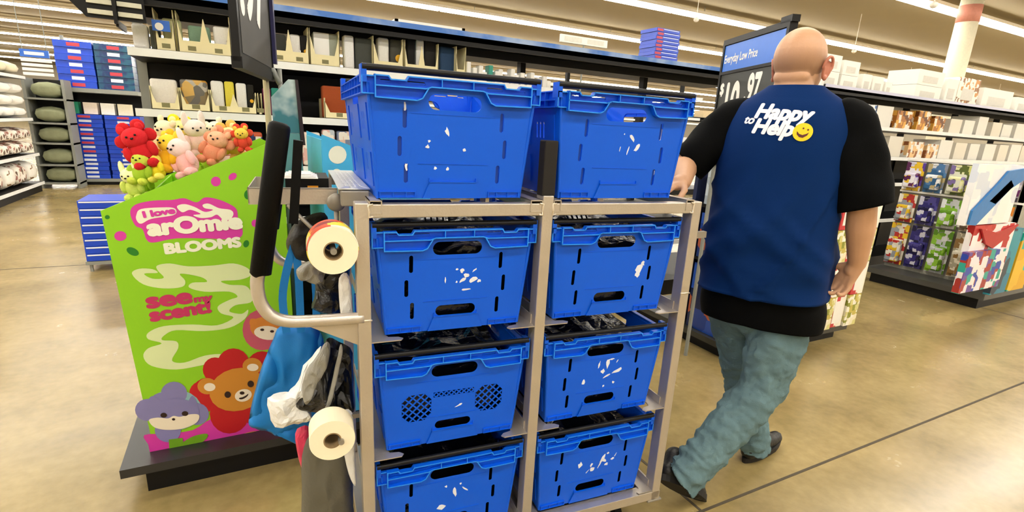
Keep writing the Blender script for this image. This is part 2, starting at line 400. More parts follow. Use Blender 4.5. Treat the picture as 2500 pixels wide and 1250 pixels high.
CRATE_MESH = {}
def poly_patch(bm, cx, cz, r, seed, yfun, ex=1, ez=1, rot=0, n=9):
    rn = random.Random(seed); vs = []
    for k in range(n):
        a = 2*PI*k/n; rr = r*rn.uniform(.5, 1.15); x, z = rr*math.cos(a)*ex, rr*math.sin(a)*ez
        x, z = x*math.cos(rot)-z*math.sin(rot), x*math.sin(rot)+z*math.cos(rot)
        vs.append(bm.verts.new((cx+x, yfun(cz+z), cz+z)))
    f = bm.faces.new(vs)
def crate(variant, label, marks, group='blue picking crates on the cart'):
    t = empty('plastic_crate'); tag(t, label, 'crate', group)
    if variant not in CRATE_MESH:
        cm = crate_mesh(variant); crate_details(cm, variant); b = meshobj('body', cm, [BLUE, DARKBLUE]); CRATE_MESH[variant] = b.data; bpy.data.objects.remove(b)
    if 'rim' not in CRATE_MESH:
        b = meshobj('rim', rim_mesh(), [BLUE, mat('rib_edge_highlight', (.015, .26, .88, 1), .4, var=.1, vs=20)]); CRATE_MESH['rim'] = b.data; bpy.data.objects.remove(b)  # lighter blue on the rib faces paints in their bright edge highlights
        bm = bmesh.new()
        tube(bm, [(-.243, 0, 0), (.243, 0, 0)], .0085, 14)
        b = meshobj('bail', bm, BLACK, smooth=False); CRATE_MESH['bail'] = b.data; bpy.data.objects.remove(b)
    def part(nm, me, parent=t):
        o = bpy.data.objects.new(nm, me); COL.objects.link(o); o.parent = parent; return o
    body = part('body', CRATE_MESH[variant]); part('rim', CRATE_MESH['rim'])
    for y in (.010, CD-.010): part('bail_bar', CRATE_MESH['bail']).location = (0, y, zz(.016))
    if marks:
        bm = bmesh.new(); fy = lambda z: .0278-.018*z/CH
        for i, mk in enumerate(marks):
            cx, cz, r = mk[:3]; ex, ez, rot = (mk[3:]+(1, 1, 0)[len(mk)-3:]) if len(mk) < 6 else mk[3:6]
            poly_patch(bm, cx, cz, r, i*7+int(cx*1e4), fy, ex, ez, rot)
        bmesh.ops.recalc_face_normals(bm, faces=bm.faces)
        q = meshobj('label_residue', bm, RES, t)
        q.modifiers.new('th', 'SOLIDIFY').thickness = .0006
        q['label'] = 'white torn paper residue'
    return t

# ------------------------------------------------------------------ picking cart
CS = .9; CB = Vector((1.2449, 1.1347, .14)); CROT = math.radians(22.6-27.9)
cart = empty('picking_cart', CB, CROT, CS)
tag(cart, 'aluminium picking cart with two columns of four blue crates, pushed by the man', 'cart')
def cart_pt(u, v, z):
    return CB + Matrix.Rotation(CROT, 3, 'Z') @ (Vector((u, v, z))*CS)
UL, UM, UR = -1.118, -.578, -.012; PW = .036; CDP = .66
def rnd_box(name, parts, m, parent, bev=.003):
    bm = bmesh.new()
    for p in parts: box(bm, *p)
    o = meshobj(name, bm, m, parent); md = o.modifiers.new('b', 'BEVEL'); md.width = bev; md.segments = 2; return o
for u in (UL, UM, UR):
    rnd_box('post', [((u-PW/2, 0, 0), (u+PW/2, .05, 1.19+(.022 if u == UM else .002)))], ALU, cart)
    rnd_box('post', [((u-PW/2, CDP-.04, 0), (u+PW/2, CDP, 1.19))], ALU, cart)
rnd_box('top_rail', [((UL+PW/2, .002, 1.152), (UM-PW/2, .038, 1.189)), ((UM+PW/2, .002, 1.152), (UR-PW/2, .038, 1.189))], ALU, cart)
rnd_box('top_rail', [((UL, CDP-.036, 1.152), (UR, CDP, 1.189))], ALU, cart)
WELD = mat('weld_bead', '#e6dccb', .35, .7, bump=.3)
for u, s in ((UL+PW/2, 1), (UM-PW/2, -1), (UM+PW/2, 1), (UR-PW/2, -1)):
    bm = bmesh.new(); tube(bm, [(u+.010*s, .001, 1.156), (u-.002*s, .001, 1.154), (u, .0, 1.170), (u-.002*s, .001, 1.187), (u+.010*s, .001, 1.189)], .0032, 8); meshobj('weld', bm, WELD, cart, True)
for u in (UL, UR): bm = bmesh.new(); tube(bm, [(u-.02, .0, .865), (u+.02, .0, .865)], .003, 8); meshobj('weld', bm, WELD, cart, True)
# depth rails: top deck channels, then two L rails with rounded front tabs per bay and level
for u0, u1 in ((UL+.018, UL+.052), (UM-.058, UM-.018), (UM+.018, UM+.044), (UR-.05, UR-.018)):
    bm = bmesh.new()
    for a, b in (((u0, .0, 1.196), (u1, CDP, 1.199)), ((u0, .0, 1.163), (u0+.003, CDP, 1.199)), ((u1-.003, .0, 1.163), (u1, CDP, 1.199)), ((u0, 0, 1.163), (u1, CDP, 1.166))): box(bm, a, b)
    meshobj('deck_channel', bm, ALU, cart)
for z in (.797, .410, .040):
    for (a, s) in ((UL+PW/2, 1), (UM-PW/2, -1), (UM+PW/2, 1), (UR-PW/2, -1)):
        bm = bmesh.new()
        pr = [(0, 0), (.062, 0), (.066, .010), (.058, .02), (.044, .03), (.044, CDP-.03), (0, CDP-.03)]
        if z > .1: pr = [(0, 0), (.082, 0), (.090, .012), (.078, .024), (.050, .030), (.044, .05), (.044, CDP-.03), (0, CDP-.03)]
        lo = [bm.verts.new((a+s*x, y+.002, z-.003)) for x, y in pr]; hi = [bm.verts.new((a+s*x, y+.002, z)) for x, y in pr]
        bm.faces.new(lo); bm.faces.new(hi)
        for i in range(len(pr)): bm.faces.new([lo[i], lo[(i+1) % len(pr)], hi[(i+1) % len(pr)], hi[i]])
        box(bm, (min(a, a+s*.003), .03, z), (max(a, a+s*.003), CDP-.03, z+.03))
        bmesh.ops.recalc_face_normals(bm, faces=bm.faces); meshobj('shelf_rail', bm, ALU, cart)
# base frame, corner plates, castors
rnd_box('base_frame', [((UL, .0, -.004), (UR, .045, .034)), ((UL, CDP-.045, -.004), (UR, CDP, .034)), ((UL-.02, 0, -.004), (UL+.02, CDP, .034)), ((UR-.02, 0, -.004), (UR+.02, CDP, .034)), ((UL, .01, -.006), (UR, CDP-.01, -.003))], ALU, cart)
for u in (UL, UR): rnd_box('corner_plate', [((u-.035, -.004, -.012), (u+.03, .07, -.004))], ALUD, cart, .002)
for u in (UL+.09, UR-.13):
    for v in (.10, CDP-.1):
        c = empty('castor'); c.parent = cart; c.location = (u, v, 0)
        bm = bmesh.new(); tube(bm, [(-.015, 0, -.098), (.015, 0, -.098)], .056, 24); meshobj('wheel', bm, RUBBER, c)
        bm = bmesh.new(); box(bm, (-.022, -.02, -.105), (-.018, .02, -.012)); box(bm, (.018, -.02, -.105), (.022, .02, -.012)); box(bm, (-.035, -.035, -.013), (.035, .035, -.006)); meshobj('fork', bm, ALUD, c)
# black padded divider post between the top crates
rnd_box('padded_divider', [((UM-.021, .004, 1.21), (UM+.022, .046, 1.372))], mat('black_foam_pad', '#14100c', .8, var=.1), cart, .004)
# perforated label strip on the left edge
bm = bmesh.new()
hs = [slot(-.020+.013*(k % 4), .14+.028*(k//4), .007, .014, 3) for k in range(68)]
q = plate('p', [(-.042, .1), (.042, .1), (.042, .65), (-.042, .65)], hs, .004)
for v in q.verts: x, y, z = v.co; v.co = Vector((UL-.008+x, z, 1.216+y+(.0035*math.sin((x+.042)/.084*PI*3) if z < .14 else 0)))
bmesh.ops.recalc_face_normals(q, faces=q.faces); add(bm, q)
meshobj('perforated_strip', bm, mat('bright_aluminium', '#dfe0dd', .35, .6, var=.1, vs=30), cart)
rnd_box('strip_bracket', [((UL-.045, .09, 1.17), (UL+.030, .12, 1.212))], ALUD, cart, .003); rnd_box('strip_bracket', [((UL-.05, .6, 1.17), (UL+.02, .64, 1.212))], ALUD, cart, .003)
# handles
def handle(v, nm):
    h = empty(nm); h.parent = cart
    bm = bmesh.new()
    pts = smooth_path([(-1.372, v, 1.02), (-1.379, v, .985), (-1.374, v, .935), (-1.352, v, .897), (-1.315, v, .879), (-1.26, v, .874), (-1.12, v, .870)], 6)
    tube(bm, pts, .0165, 16); meshobj('tube', bm, ALU, h, True)
    bm = bmesh.new()
    pts = [(-1.368, v, 1.012), (-1.369, v, 1.014), (-1.304, v, 1.372), (-1.3025, v, 1.380), (-1.301, v, 1.386)]
    tube(bm, pts, [.020, .0255, .0255, .0235, .015], 20); meshobj('grip', bm, RUBBER, h, True)
    bm = bmesh.new()
    pts = smooth_path([(-1.305, v, 1.37), (-1.285, v+.005, 1.385), (-1.268, v+.01, 1.35), (-1.27, v+.01, 1.29)], 4)
    bar(bm, (-1.285, v+.01, 1.14), (-1.263, v+.01, 1.345), .022, .03)
    meshobj('grip_bracket', bm, RUBBER, h)
    bm = bmesh.new()
    vs = [(-1.27, .863), (-1.10, .863), (-1.10, .785), (-1.135, .79)]
    for y in (v-.002, v+.002):
        bm.faces.new([bm.verts.new((x, y, z)) for x, z in (vs if y > v else vs[::-1])])
    box(bm, (-1.27, v-.003, .857), (-1.10, v+.02, .861)); bmesh.ops.recalc_face_normals(bm, faces=bm.faces)
    meshobj('gusset', bm, ALU, h)
handle(.012, 'push_handle'); handle(CDP-.05, 'push_handle')
# device tray on the left
bm = bmesh.new()
for a, b in (((-1.40, .20, 1.163), (-1.165, .203, 1.206)), ((-1.40, .20, 1.203), (-1.165, .215, 1.206)), ((-1.40, .5, 1.163), (-1.165, .503, 1.206)), ((-1.40, .20, 1.163), (-1.397, .503, 1.206)), ((-1.40, .20, 1.16), (-1.165, .503, 1.163))): box(bm, a, b)
meshobj('tray', bm, ALU, cart)
bm = bmesh.new(); sphere(bm, (-1.172, .165, 1.170), (.026, .012, .026), 20); tube(bm, [(-1.172, .17, 1.15), (-1.172, .17, 1.05)], .007, 10); bar(bm, (-1.30, .19, 1.16), (-1.20, .12, 1.06), .008)
meshobj('bag_hook', bm, ALUD, cart, True)
bm = bmesh.new(); bar(bm, (.006, .02, 1.072), (.055, .02, 1.074), .018, .022); meshobj('latch_stub', bm, ALUD, cart)
for z in (1.078, .53):
    bm = bmesh.new(); tube(bm, [(-1.195, .09, z), (-1.195, -.055, z)], .008, 12); bar(bm, (-1.195, .08, z), (UL, .08, z), .014); meshobj('roll_spindle', bm, ALUD, cart)
# crates on the cart
rows = [('closed', -.866, 1.200, 'top of the left column', [(-.02, .18, .012, .6, 1.3, .3), (-.075, .14, .006), (-.07, .155, .004), (.03, .135, .005), (-.052, .082, .005), (-.018, .082, .005), (-.132, .085, .011, .45, 1.2, 0), (-.136, .24, .008, .6, 1.4, 0)]),
 ('closed', -.322, 1.200, 'top of the right column', [(.03, .19, .017, .35, 1.2, .7), (.052, .16, .013, .5, 1.2, -.6), (.02, .15, .019, .14, 1, -.3), (-.01, .155, .012, .14, 1, -.2), (.0, .20, .003)]),
 ('open', -.848, .800, 'left column, second from top', [(.03, .17, .010), (.05, .155, .012, 1.5, .6, .4), (.03, .125, .022, 1, .18, .1), (-.035, .16, .012, .2, 1, 0), (.015, .185, .007), (.055, .185, .01, .3, 1, -.9), (.02, .155, .012, 1.2, .5, .5), (.07, .15, .006), (.0, .19, .004), (.0, .15, .004)]),
 ('open', -.304, .800, 'right column, second, one torn label patch', [(.105, .155, .018, .75, 1.4, -.4), (.10, .135, .010), (.115, .175, .010)]),
 ('lattice', -.848, .413, 'left column, third, with diamond lattice', [(.02, .125, .016, 1.1, .25, .45)]),
 ('open', -.302, .413, 'right column, third, long label streak', [(.015, .20, .017, .5, 1.4, 0), (.0, .17, .012), (.06, .165, .022, 1.3, .35, .45), (-.02, .2, .015, .25, 1, -.2), (-.075, .14, .011, .7, 1.1, -.3), (.055, .205, .008, .3, 1, -.5), (.02, .15, .02, 1, .2, .4), (.05, .12, .006), (.01, .11, .005), (.03, .215, .012, 1, .3, 0)]),
 ('open', -.848, .043, 'bottom of the left column', [(-.02, .2, .006), (.01, .17, .014, .6, 1.3, .1), (.045, .175, .016, .25, 1, .8), (-.035, .12, .018, .9, .7, 0), (.03, .2, .004)]),
 ('open', -.302, .043, 'bottom of the right column', [(-.055, .165, .014, .7, 1.2, 0), (-.005, .155, .009, .6, 1.3, -.3), (.0, .135, .013, 1.1, .7, 0), (.04, .175, .016, .5, 1.3, -.4), (.03, .15, .015, .2, 1.2, -.4), (.06, .145, .008), (.085, .165, .010, 1, .5, .4), (.095, .18, .010, .2, 1, -.5), (.06, .195, .006), (-.02, .13, .010, .2, 1, -.7), (.05, .165, .01)])]
for var, u, z, desc, marks in rows:
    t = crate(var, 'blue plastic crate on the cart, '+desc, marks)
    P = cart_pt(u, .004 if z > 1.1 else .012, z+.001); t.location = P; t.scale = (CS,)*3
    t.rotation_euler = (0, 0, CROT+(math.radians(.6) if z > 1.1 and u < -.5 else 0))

# added black fillers, standing in for the shade inside the six lower crates
GLB = mat('shade_filler_black', (.0015, .0015, .002, 1), .22, var=0, bump=.6, bs=26, spec=.6)
for i, (u, z) in enumerate(((-.848, .800), (-.304, .800), (-.848, .413), (-.302, .413), (-.848, .043), (-.302, .043))):
    t = empty('shade_filler', cart_pt(u, .012, z+.007), CROT, CS)
    tag(t, 'black filler added to darken the crate, %s, %s' % (('left column', 'right column')[i % 2], ('second from top', 'third from top', 'bottom')[i//2]), 'bag', 'dark fillers inside the lower crates')
    bm = bmesh.new(); vs = box(bm, (-.195, .05, 0), (.195, .55, .24)); bmesh.ops.subdivide_edges(bm, edges=bm.edges[:], cuts=11, use_grid_fill=True)
    for v in bm.verts:
        k = v.co.z/.24; n_ = noise.noise(v.co*14+Vector((i*5, 0, 0))); v.co.z += k*(.05*(v.co.y-.05)/.5 + .022*n_); v.co.x *= 1-.04*abs(n_)
        if k > .3: v.co.y += .012*n_
    meshobj('film', bm, GLB, t)
    bm = bmesh.new()
    for k in range(5): tube(bm, smooth_path([(-.03+.02*k, .30, .27), (-.028+.021*k, .33, .288), (-.02+.02*k, .37, .29)], 3), .0035, 6)
    meshobj('filler_ridges', bm, GLB, t, True)

# ------------------------------------------------------------------ things hanging on the left of the cart
def roll(label, u, v0, v1, z, colr, rim=None):
    t = empty('label_roll', cart_pt(u, v0, z), CROT, CS); tag(t, label, 'label roll', 'label rolls on the cart')
    L = v1-v0; bm = bmesh.new(); n = 48; R1, R0 = .061, .024
    prof = [(R0, 0), (R0, L), (R1, L), (R1, 0)]
    rings = [[bm.verts.new((r*math.cos(2*PI*k/n), y, r*math.sin(2*PI*k/n))) for k in range(n)] for r, y in prof]
    for i in range(4):
        a, b = rings[i], rings[(i+1) % 4]
        for k in range(n): bm.faces.new([a[k], a[(k+1) % n], b[(k+1) % n], b[k]])
    bmesh.ops.recalc_face_normals(bm, faces=bm.faces); meshobj('paper', bm, colr, t)
    bm = bmesh.new()
    prof = [(R0-.003, -.001), (R0-.003, L), (R0, L), (R0, -.001)]
    rings = [[bm.verts.new((r*math.cos(2*PI*k/n), y, r*math.sin(2*PI*k/n))) for k in range(n)] for r, y in prof]
    for i in range(4):
        a, b = rings[i], rings[(i+1) % 4]
        for k in range(n): bm.faces.new([a[k], a[(k+1) % n], b[(k+1) % n], b[k]])
    bmesh.ops.recalc_face_normals(bm, faces=bm.faces); meshobj('core', bm, mat('cardboard_core', '#8a7350', .8), t)
    if rim:
        bm = bmesh.new()
        rings = [[bm.verts.new((r*math.cos(2*PI*k/n), y, r*math.sin(2*PI*k/n))) for k in range(n)] for r, y in [(R1+.0005, .012), (R1+.0025, .014), (R1+.0025, L), (R1+.0005, L)]]
        for i in range(3):
            a, b = rings[i], rings[i+1]
            for k in range(n): bm.faces.new([a[k], a[(k+1) % n], b[(k+1) % n], b[k]])
        bmesh.ops.recalc_face_normals(bm, faces=bm.faces); meshobj('printed_edge', bm, printmat('roll_edge_print', ['#f2e24a', '#e0563a', '#f4f0d8', '#8a2030'], 25), t)
    return t
PAPER = mat('label_paper', '#f1e7c8', .7, var=.03)
roll('white label roll with coloured edge on the upper spindle beside the black grip', -1.195, -.045, .055, 1.078, PAPER, True)
roll('plain white label roll on the lower spindle above the grey bag', -1.218, -.045, .035, .535, PAPER)
def crumple(name, outline, y0, y1, m, amp=.02, sc_=18, seed=0, label=None, cat=None, group=None, facet=True, res=.012, fold=0):
    """bag or sheet: a filled outline (u,z in cart plane) with thickness, crumpled by folds"""
    pts = [(p.x, p.z) for p in closed_spline([(a, 0, b) for a, b in outline], 4)]
    cxm = sum(p[0] for p in pts)/len(pts); czm = sum(p[1] for p in pts)/len(pts)
    bm = bmesh.new(); ring = 9; n = len(pts); L = []
    off = Vector((seed*3.1, seed*1.7, 0))
    for side in (0, 1):
        rows_ = []
        for r in range(ring+1):
            f = r/ring; rr = []
            for (x, z) in pts:
                px, pz = cxm+(x-cxm)*f, czm+(z-czm)*f
                th = (y1-y0)/2*math.sqrt(max(0, 1-f**3)); y = (y0+y1)/2 + (-th if side == 0 else th)
                nz = noise.noise(Vector((px, y*.5, pz))*sc_+off); nz2 = abs(noise.noise(Vector((px*1.0, 3, pz*.6))*sc_*1.7+off))
                dy = amp*(nz*1.2 - nz2*1.4)*(1 if side == 0 else -1) + (math.sin(px*fold)*amp*.6 if fold else 0)
                rr.append((px+amp*.4*nz, y-dy, pz+amp*.4*nz2))
            rows_.append(rr)
        L.append(rows_)
    V = []
    for side in (0, 1):
        vv = []
        for r, rr in enumerate(L[side]):
            if r == 0: q = bm.verts.new(rr[0]); vv.append([q]*n)
            elif r == ring and side == 1: vv.append(V[0][ring])
            else: vv.append([bm.verts.new(c) for c in rr])
        V.append(vv)
        for r in range(ring):
            for k in range(n):
                a, b, c, d = vv[r][k], vv[r][(k+1) % n], vv[r+1][(k+1) % n], vv[r+1][k]
                try: bm.faces.new([a, c, d] if r == 0 else [a, b, c, d])
                except ValueError: pass
    bmesh.ops.recalc_face_normals(bm, faces=bm.faces)
    o = meshobj(name, bm, m, None, not facet, CB, (0, 0, CROT)); o.scale = (CS,)*3
    if label: tag(o, label, cat, group)
    return o
def cu_(px, py, v):
    """cart coordinates (u,z) of a point seen on the cart plane at depth v"""
    n = Matrix.Rotation(CROT, 3, 'Z') @ Vector((0, 1, 0)); p0 = cart_pt(0, v, 0)
    d = CR*((px-1250)/F)-CU*((py-CY0)/F)+CF; t = (p0-CP).dot(n)/d.dot(n); P = CP+d*t-CB
    u = Matrix.Rotation(-CROT, 3, 'Z') @ P/CS; return (u.x, u.z)
def outl(pts, v): return [cu_(x, y, v) for x, y in pts]
BAGB = mat('blue_nonwoven_bag', '#0077c4', .65, var=.05, bump=.1, bs=300)
PB_BLACK = mat('black_film', '#0c0c0d', .3, var=0, bump=.5, bs=30); PB_GREY = mat('grey_film', '#8f8d84', .4, var=.15, bump=.5, bs=30)
PB_WHITE = mat('white_film', '#e9eae8', .45, var=.05, bump=.6, bs=35); PB_DG = mat('olive_grey_bag', '#5d5a4d', .6, var=.15, vs=8, bump=.2)
b = crumple('shopping_bag', outl([(682, 806), (668, 838), (652, 878), (637, 925), (622, 975), (611, 1020), (606, 1046), (622, 1054), (655, 1068), (695, 1086), (735, 1103), (775, 1118), (796, 1112), (800, 1040), (800, 960), (796, 880), (790, 830), (765, 808), (730, 803)], .34), .33, .385, BAGB, .024, 9, 1, 'blue reusable shopping bag hanging from the cart over the green display', 'bag', facet=False)
bm = bmesh.new()
for pts in ([(700, 812), (690, 730), (700, 660), (718, 600)], [(735, 812), (732, 740), (728, 660), (720, 600)], [(765, 640), (772, 720), (772, 800)]):
    c = [cu_(x, y, .33) for x, y in pts]; c = smooth_path([(a, .33, z) for a, z in c], 4)
    for p, q in zip(c, c[1:]): bar(bm, p, q, .024, .004, (0, 1, 0))
h = meshobj('carry_strap', bm, BAGB); h.parent = b
crumple('plastic_bag', outl([(745, 655), (790, 640), (850, 650), (855, 720), (850, 780), (800, 775), (762, 760), (770, 700)], .14), .12, .20, PB_BLACK, .02, 22, 2, 'black crumpled plastic bag stuffed beneath the upper label roll', 'plastic bag', 'crumpled bags hung on the cart')
crumple('plastic_bag', outl([(722, 660), (752, 640), (790, 640), (800, 665), (780, 695), (735, 688)], .10), .08, .13, PB_GREY, .016, 26, 3, 'grey crumpled plastic bag pinched between black grip and upper roll', 'plastic bag', 'crumpled bags hung on the cart')
crumple('plastic_bag', outl([(828, 680), (852, 675), (862, 770), (832, 765)], .07), .05, .08, PB_WHITE, .006, 26, 4, 'white plastic bag edge hanging beside the left cart post', 'plastic bag', 'crumpled bags hung on the cart')
crumple('plastic_bag', outl([(795, 835), (830, 850), (862, 870), (868, 1000), (850, 1060), (800, 1020), (745, 1020), (722, 1000), (768, 930)], .12), .09, .20, PB_BLACK, .022, 16, 5, 'black trash bag hanging under the handle tube above lower roll', 'plastic bag', 'crumpled bags hung on the cart', fold=60)
crumple('plastic_bag', outl([(790, 840), (806, 842), (800, 890), (770, 945), (752, 985), (738, 960), (745, 905)], .10), .07, .10, PB_GREY, .012, 20, 6, 'grey film strip draped between white bag and black bag', 'plastic bag', 'crumpled bags hung on the cart')
crumple('plastic_bag', outl([(828, 845), (836, 850), (822, 920), (806, 980), (790, 1000), (806, 940)], .09), .065, .08, PB_GREY, .005, 20, 16, 'thin grey film fold lying over the black trash bag', 'plastic bag', 'crumpled bags hung on the cart')
crumple('plastic_bag', outl([(652, 975), (700, 965), (735, 920), (770, 860), (782, 850), (760, 930), (745, 985), (760, 1020), (730, 1038), (672, 1045)], .17), .14, .2, PB_WHITE, .02, 20, 7, 'white crumpled plastic bag sticking out over the blue bag', 'plastic bag', 'crumpled bags hung on the cart')
crumple('plastic_bag', outl([(745, 1085), (780, 1070), (850, 1085), (866, 1250), (872, 1400), (748, 1400), (736, 1200)], .13), .10, .20, PB_DG, .012, 10, 8, 'dark olive grey bag hanging below the lower label roll', 'plastic bag', 'crumpled bags hung on the cart', facet=False)
crumple('plastic_bag', outl([(720, 1058), (750, 1040), (760, 1080), (745, 1150), (735, 1140)], .20), .18, .22, mat('pink_film', '#d83a5e', .4), .008, 20, 9, 'pink red plastic bag tip behind the lower label roll', 'plastic bag', 'crumpled bags hung on the cart')
crumple('plastic_bag', outl([(838, 1000), (862, 1010), (866, 1110), (868, 1180), (850, 1150), (836, 1080)], .09), .06, .09, PB_WHITE, .004, 12, 10, 'twisted translucent film tail hanging right of the lower roll', 'plastic bag', 'crumpled bags hung on the cart')
crumple('plastic_bag', outl([(700, 590), (720, 545), (765, 525), (800, 530), (805, 640), (740, 640), (706, 620)], .36), .30, .42, mat('black_bag_cloth', '#0b0809', .5, var=.2, bump=.3), .015, 12, 11, 'round black bag hanging behind the upper label roll under the tray', 'plastic bag', 'crumpled bags hung on the cart', facet=False)
# things in the device tray
t = empty('scanner_holder', cart_pt(-1.215, .36, 1.165), CROT, CS); tag(t, 'black scanner holder lying in the cart tray with papers on top', 'holder')
bm = bmesh.new(); box(bm, (-.09, -.09, 0), (.03, .09, .062)); meshobj('case', bm, BLACK, t)
bm = bmesh.new(); box(bm, (-.03, -.092, .012), (-.0, -.088, .04)); o = meshobj('orange_tag', bm, mat('orange_tag', '#f0a020', .5), t)
t = empty('paper_stack', cart_pt(-1.26, .33, 1.2275), CROT, CS); tag(t, 'white papers on top of the scanner holder in the tray', 'paper')
bm = bmesh.new()
for k in range(4): box(bm, (-.06+.008*k, -.08+.01*k, .003*k), (.045-.006*k, .05, .003*k+.002))
meshobj('sheets', bm, WHITE, t)
# teal and silver padded envelope stood upright on the tray
t = empty('upright_folder', cart_pt(-1.285, .42, 1.165), CROT+.12, CS); tag(t, 'tall teal folder with white wave pattern standing upright in cart tray', 'folder')
bm = bmesh.new()
def quadprism(bm, pts, y0, y1):
    a = [bm.verts.new((x, y0, z)) for x, z in pts]; b = [bm.verts.new((x, y1, z)) for x, z in pts]; n = len(pts)
    bm.faces.new(a); bm.faces.new(b[::-1])
    for i in range(n): bm.faces.new([a[i], b[i], b[(i+1) % n], a[(i+1) % n]])
    bmesh.ops.recalc_face_normals(bm, faces=bm.faces)
quadprism(bm, [(-.045, 0), (.035, 0), (.027, .185), (-.047, .185)], 0, .035); meshobj('teal_sleeve', bm, mat('teal_sleeve', '#4f8784', .6, var=.15, vs=10), t)
bm = bmesh.new(); quadprism(bm, [(-.046, .186), (.028, .186), (.022, .345), (.004, .345), (-.047, .290)], .004, .020)
meshobj('wave_board', bm, mat('teal_white_waves', '#2a6c75', .5, vs=7, c2='#c5d5cf'), t)
bm = bmesh.new(); quadprism(bm, [(.030, .15), (.042, .15), (.030, .345), (.022, .345)], -.004, .05); meshobj('dark_spine', bm, mat('dark_red_spine', '#1c0d10', .5), t)

# ------------------------------------------------------------------ floor displays left of the cart
DT = empty('floor_stand', (.14, 2.05, 0)); tag(DT, 'black low tray base standing on the floor under the green display', 'stand')
bm = bmesh.new(); box(bm, (-.62, 0, .095), (.62, .66, .13)); meshobj('tray', bm, mat('dark_tray_top', '#2c2c2c', .35, var=.1), DT)
bm = bmesh.new(); box(bm, (-.55, .03, 0), (.55, .60, .095)); meshobj('plinth', bm, BLACKM, DT)
PY = 2.14
GREEN = mat('lime_green_print', '#8fd01c', .45, var=.06, vs=5)
def at(px, py): P = on(px, py, 'Y', PY); return (P.x, P.z)
disp = empty('floor_display', (0, 0, 0)); tag(disp, 'lime green cardboard floor display with pink logo holding plush toys', 'display')
def panel(bm, pts, y0, y1): quadprism(bm, pts, y0, y1)
side = [at(378, 1112), at(245, 515), at(648, 352), (.137, at(650, 350)[1]-.03), (.137, .135)]
side[0] = (side[0][0], .135)
bm = bmesh.new(); panel(bm, side, PY, PY+.006); sp = meshobj('side_panel', bm, GREEN, disp)
bm = bmesh.new(); panel(bm, side, PY+.55, PY+.556); meshobj('side_panel', bm, GREEN, disp)
bm = bmesh.new(); box(bm, (.131, PY+.006, .135), (.137, PY+.55, 1.30)); meshobj('back_panel', bm, GREEN, disp)
for k, z in enumerate((.35, .62, .88, 1.08)):
    x0 = side[0][0]+.01 if k < 3 else -.28
    bm = bmesh.new(); box(bm, (x0, PY+.007, z), (.13, PY+.549, z+.006)); box(bm, (x0, PY+.007, z), (x0+.005, PY+.549, z+.05)); meshobj('shelf', bm, GREEN, disp)
ART = [0]
def art(name, pts, m, layer, spl=True, n=5, par=None, pix=True):
    q = [at(x, y) for x, y in pts] if pix else pts
    if spl: q = [(p.x, p.z) for p in closed_spline([(a, 0, b) for a, b in q], n)]
    bm = plate(name, q, [], .0006)
    ART[0] += 1
    for v in bm.verts: v.co.y = PY-.0008-layer*.0009-ART[0]*7e-6+v.co.y*.02
    return meshobj(name, bm, m, par or sp)
def disc(name, cx, cy, rx, ry, m, layer, rot=0, par=None):
    a = math.radians(rot); pts = []
    for k in range(20):
        t = 2*PI*k/20; x, y = rx*math.cos(t), ry*math.sin(t); pts.append((cx+x*math.cos(a)-y*math.sin(a), cy+x*math.sin(a)+y*math.cos(a)))
    return art(name, pts, m, layer, False, par=par)
PINK = mat('magenta_print', '#d83aa6', .45, var=0); INK = mat('cream_print', '#f3f6dc', .5, var=0); DGRN = mat('dark_green_print', '#1f7d1a', .5, var=0)
PALE = mat('pale_green_mist_print', '#dcebb0', .5, var=.06, vs=6); RASP = mat('raspberry_print', '#c42c62', .5, var=0)
lg = art('logo_patch', [(318, 520), (330, 500), (372, 490), (420, 488), (450, 484), (480, 494), (500, 482), (530, 486), (560, 498), (578, 512), (582, 540), (592, 560), (588, 578), (560, 584), (500, 582), (430, 582), (375, 592), (358, 585), (348, 560), (330, 550)], PINK, 0)
ptxt = lambda s, px, py, size, m, layer, bold, rot=0, sq=1, sp_=1, shear=0: None
def ptxt(s, px, py, size, m, layer, bold=0, rot=0, sx=1, par=None, space=1):
    bm = textmesh(s, size, bold, 0, 'LEFT', space); x0, z0 = at(px, py); a = math.radians(rot)
    for v in bm.verts:
        x, z = v.co.x*sx, v.co.y
        v.co = Vector((x0+x*math.cos(a)-z*math.sin(a), PY-.0016-layer*.0009-v.co.z*.5, z0+x*math.sin(a)+z*math.cos(a)))
    return meshobj('lettering', bm, m, par or sp)
ptxt('arOmie', 364, 574, .078, INK, 2, .0050, 3, 1.2, lg)
pill = art('love_pill', [(333, 525), (345, 510), (400, 506), (425, 508), (431, 518), (420, 526), (370, 534), (345, 546), (334, 538)], INK, 1, par=lg)
ptxt('I love', 350, 531, .030, PINK, 2, .0018, 8, 1.45, pill)
art('steam_curl', [(432, 504), (450, 498), (475, 505), (500, 517), (520, 512), (500, 508), (495, 500), (510, 497), (535, 508), (562, 512), (570, 522), (562, 535), (545, 536), (530, 524), (515, 530), (490, 532), (472, 525), (490, 522), (465, 512), (445, 518)], INK, 1, par=lg)
ptxt('BLOOMS', 402, 619, .050, INK, 0, .0034, 3, 1.22, space=1.02)
ptxt('see', 359, 752, .080, RASP, 0, .004, 3, 1.32)
ptxt('my', 474, 738, .036, RASP, 0, .0022, 3, 1.35)
ptxt('scent!', 368, 784, .068, RASP, 0, .004, 4, 1.2)
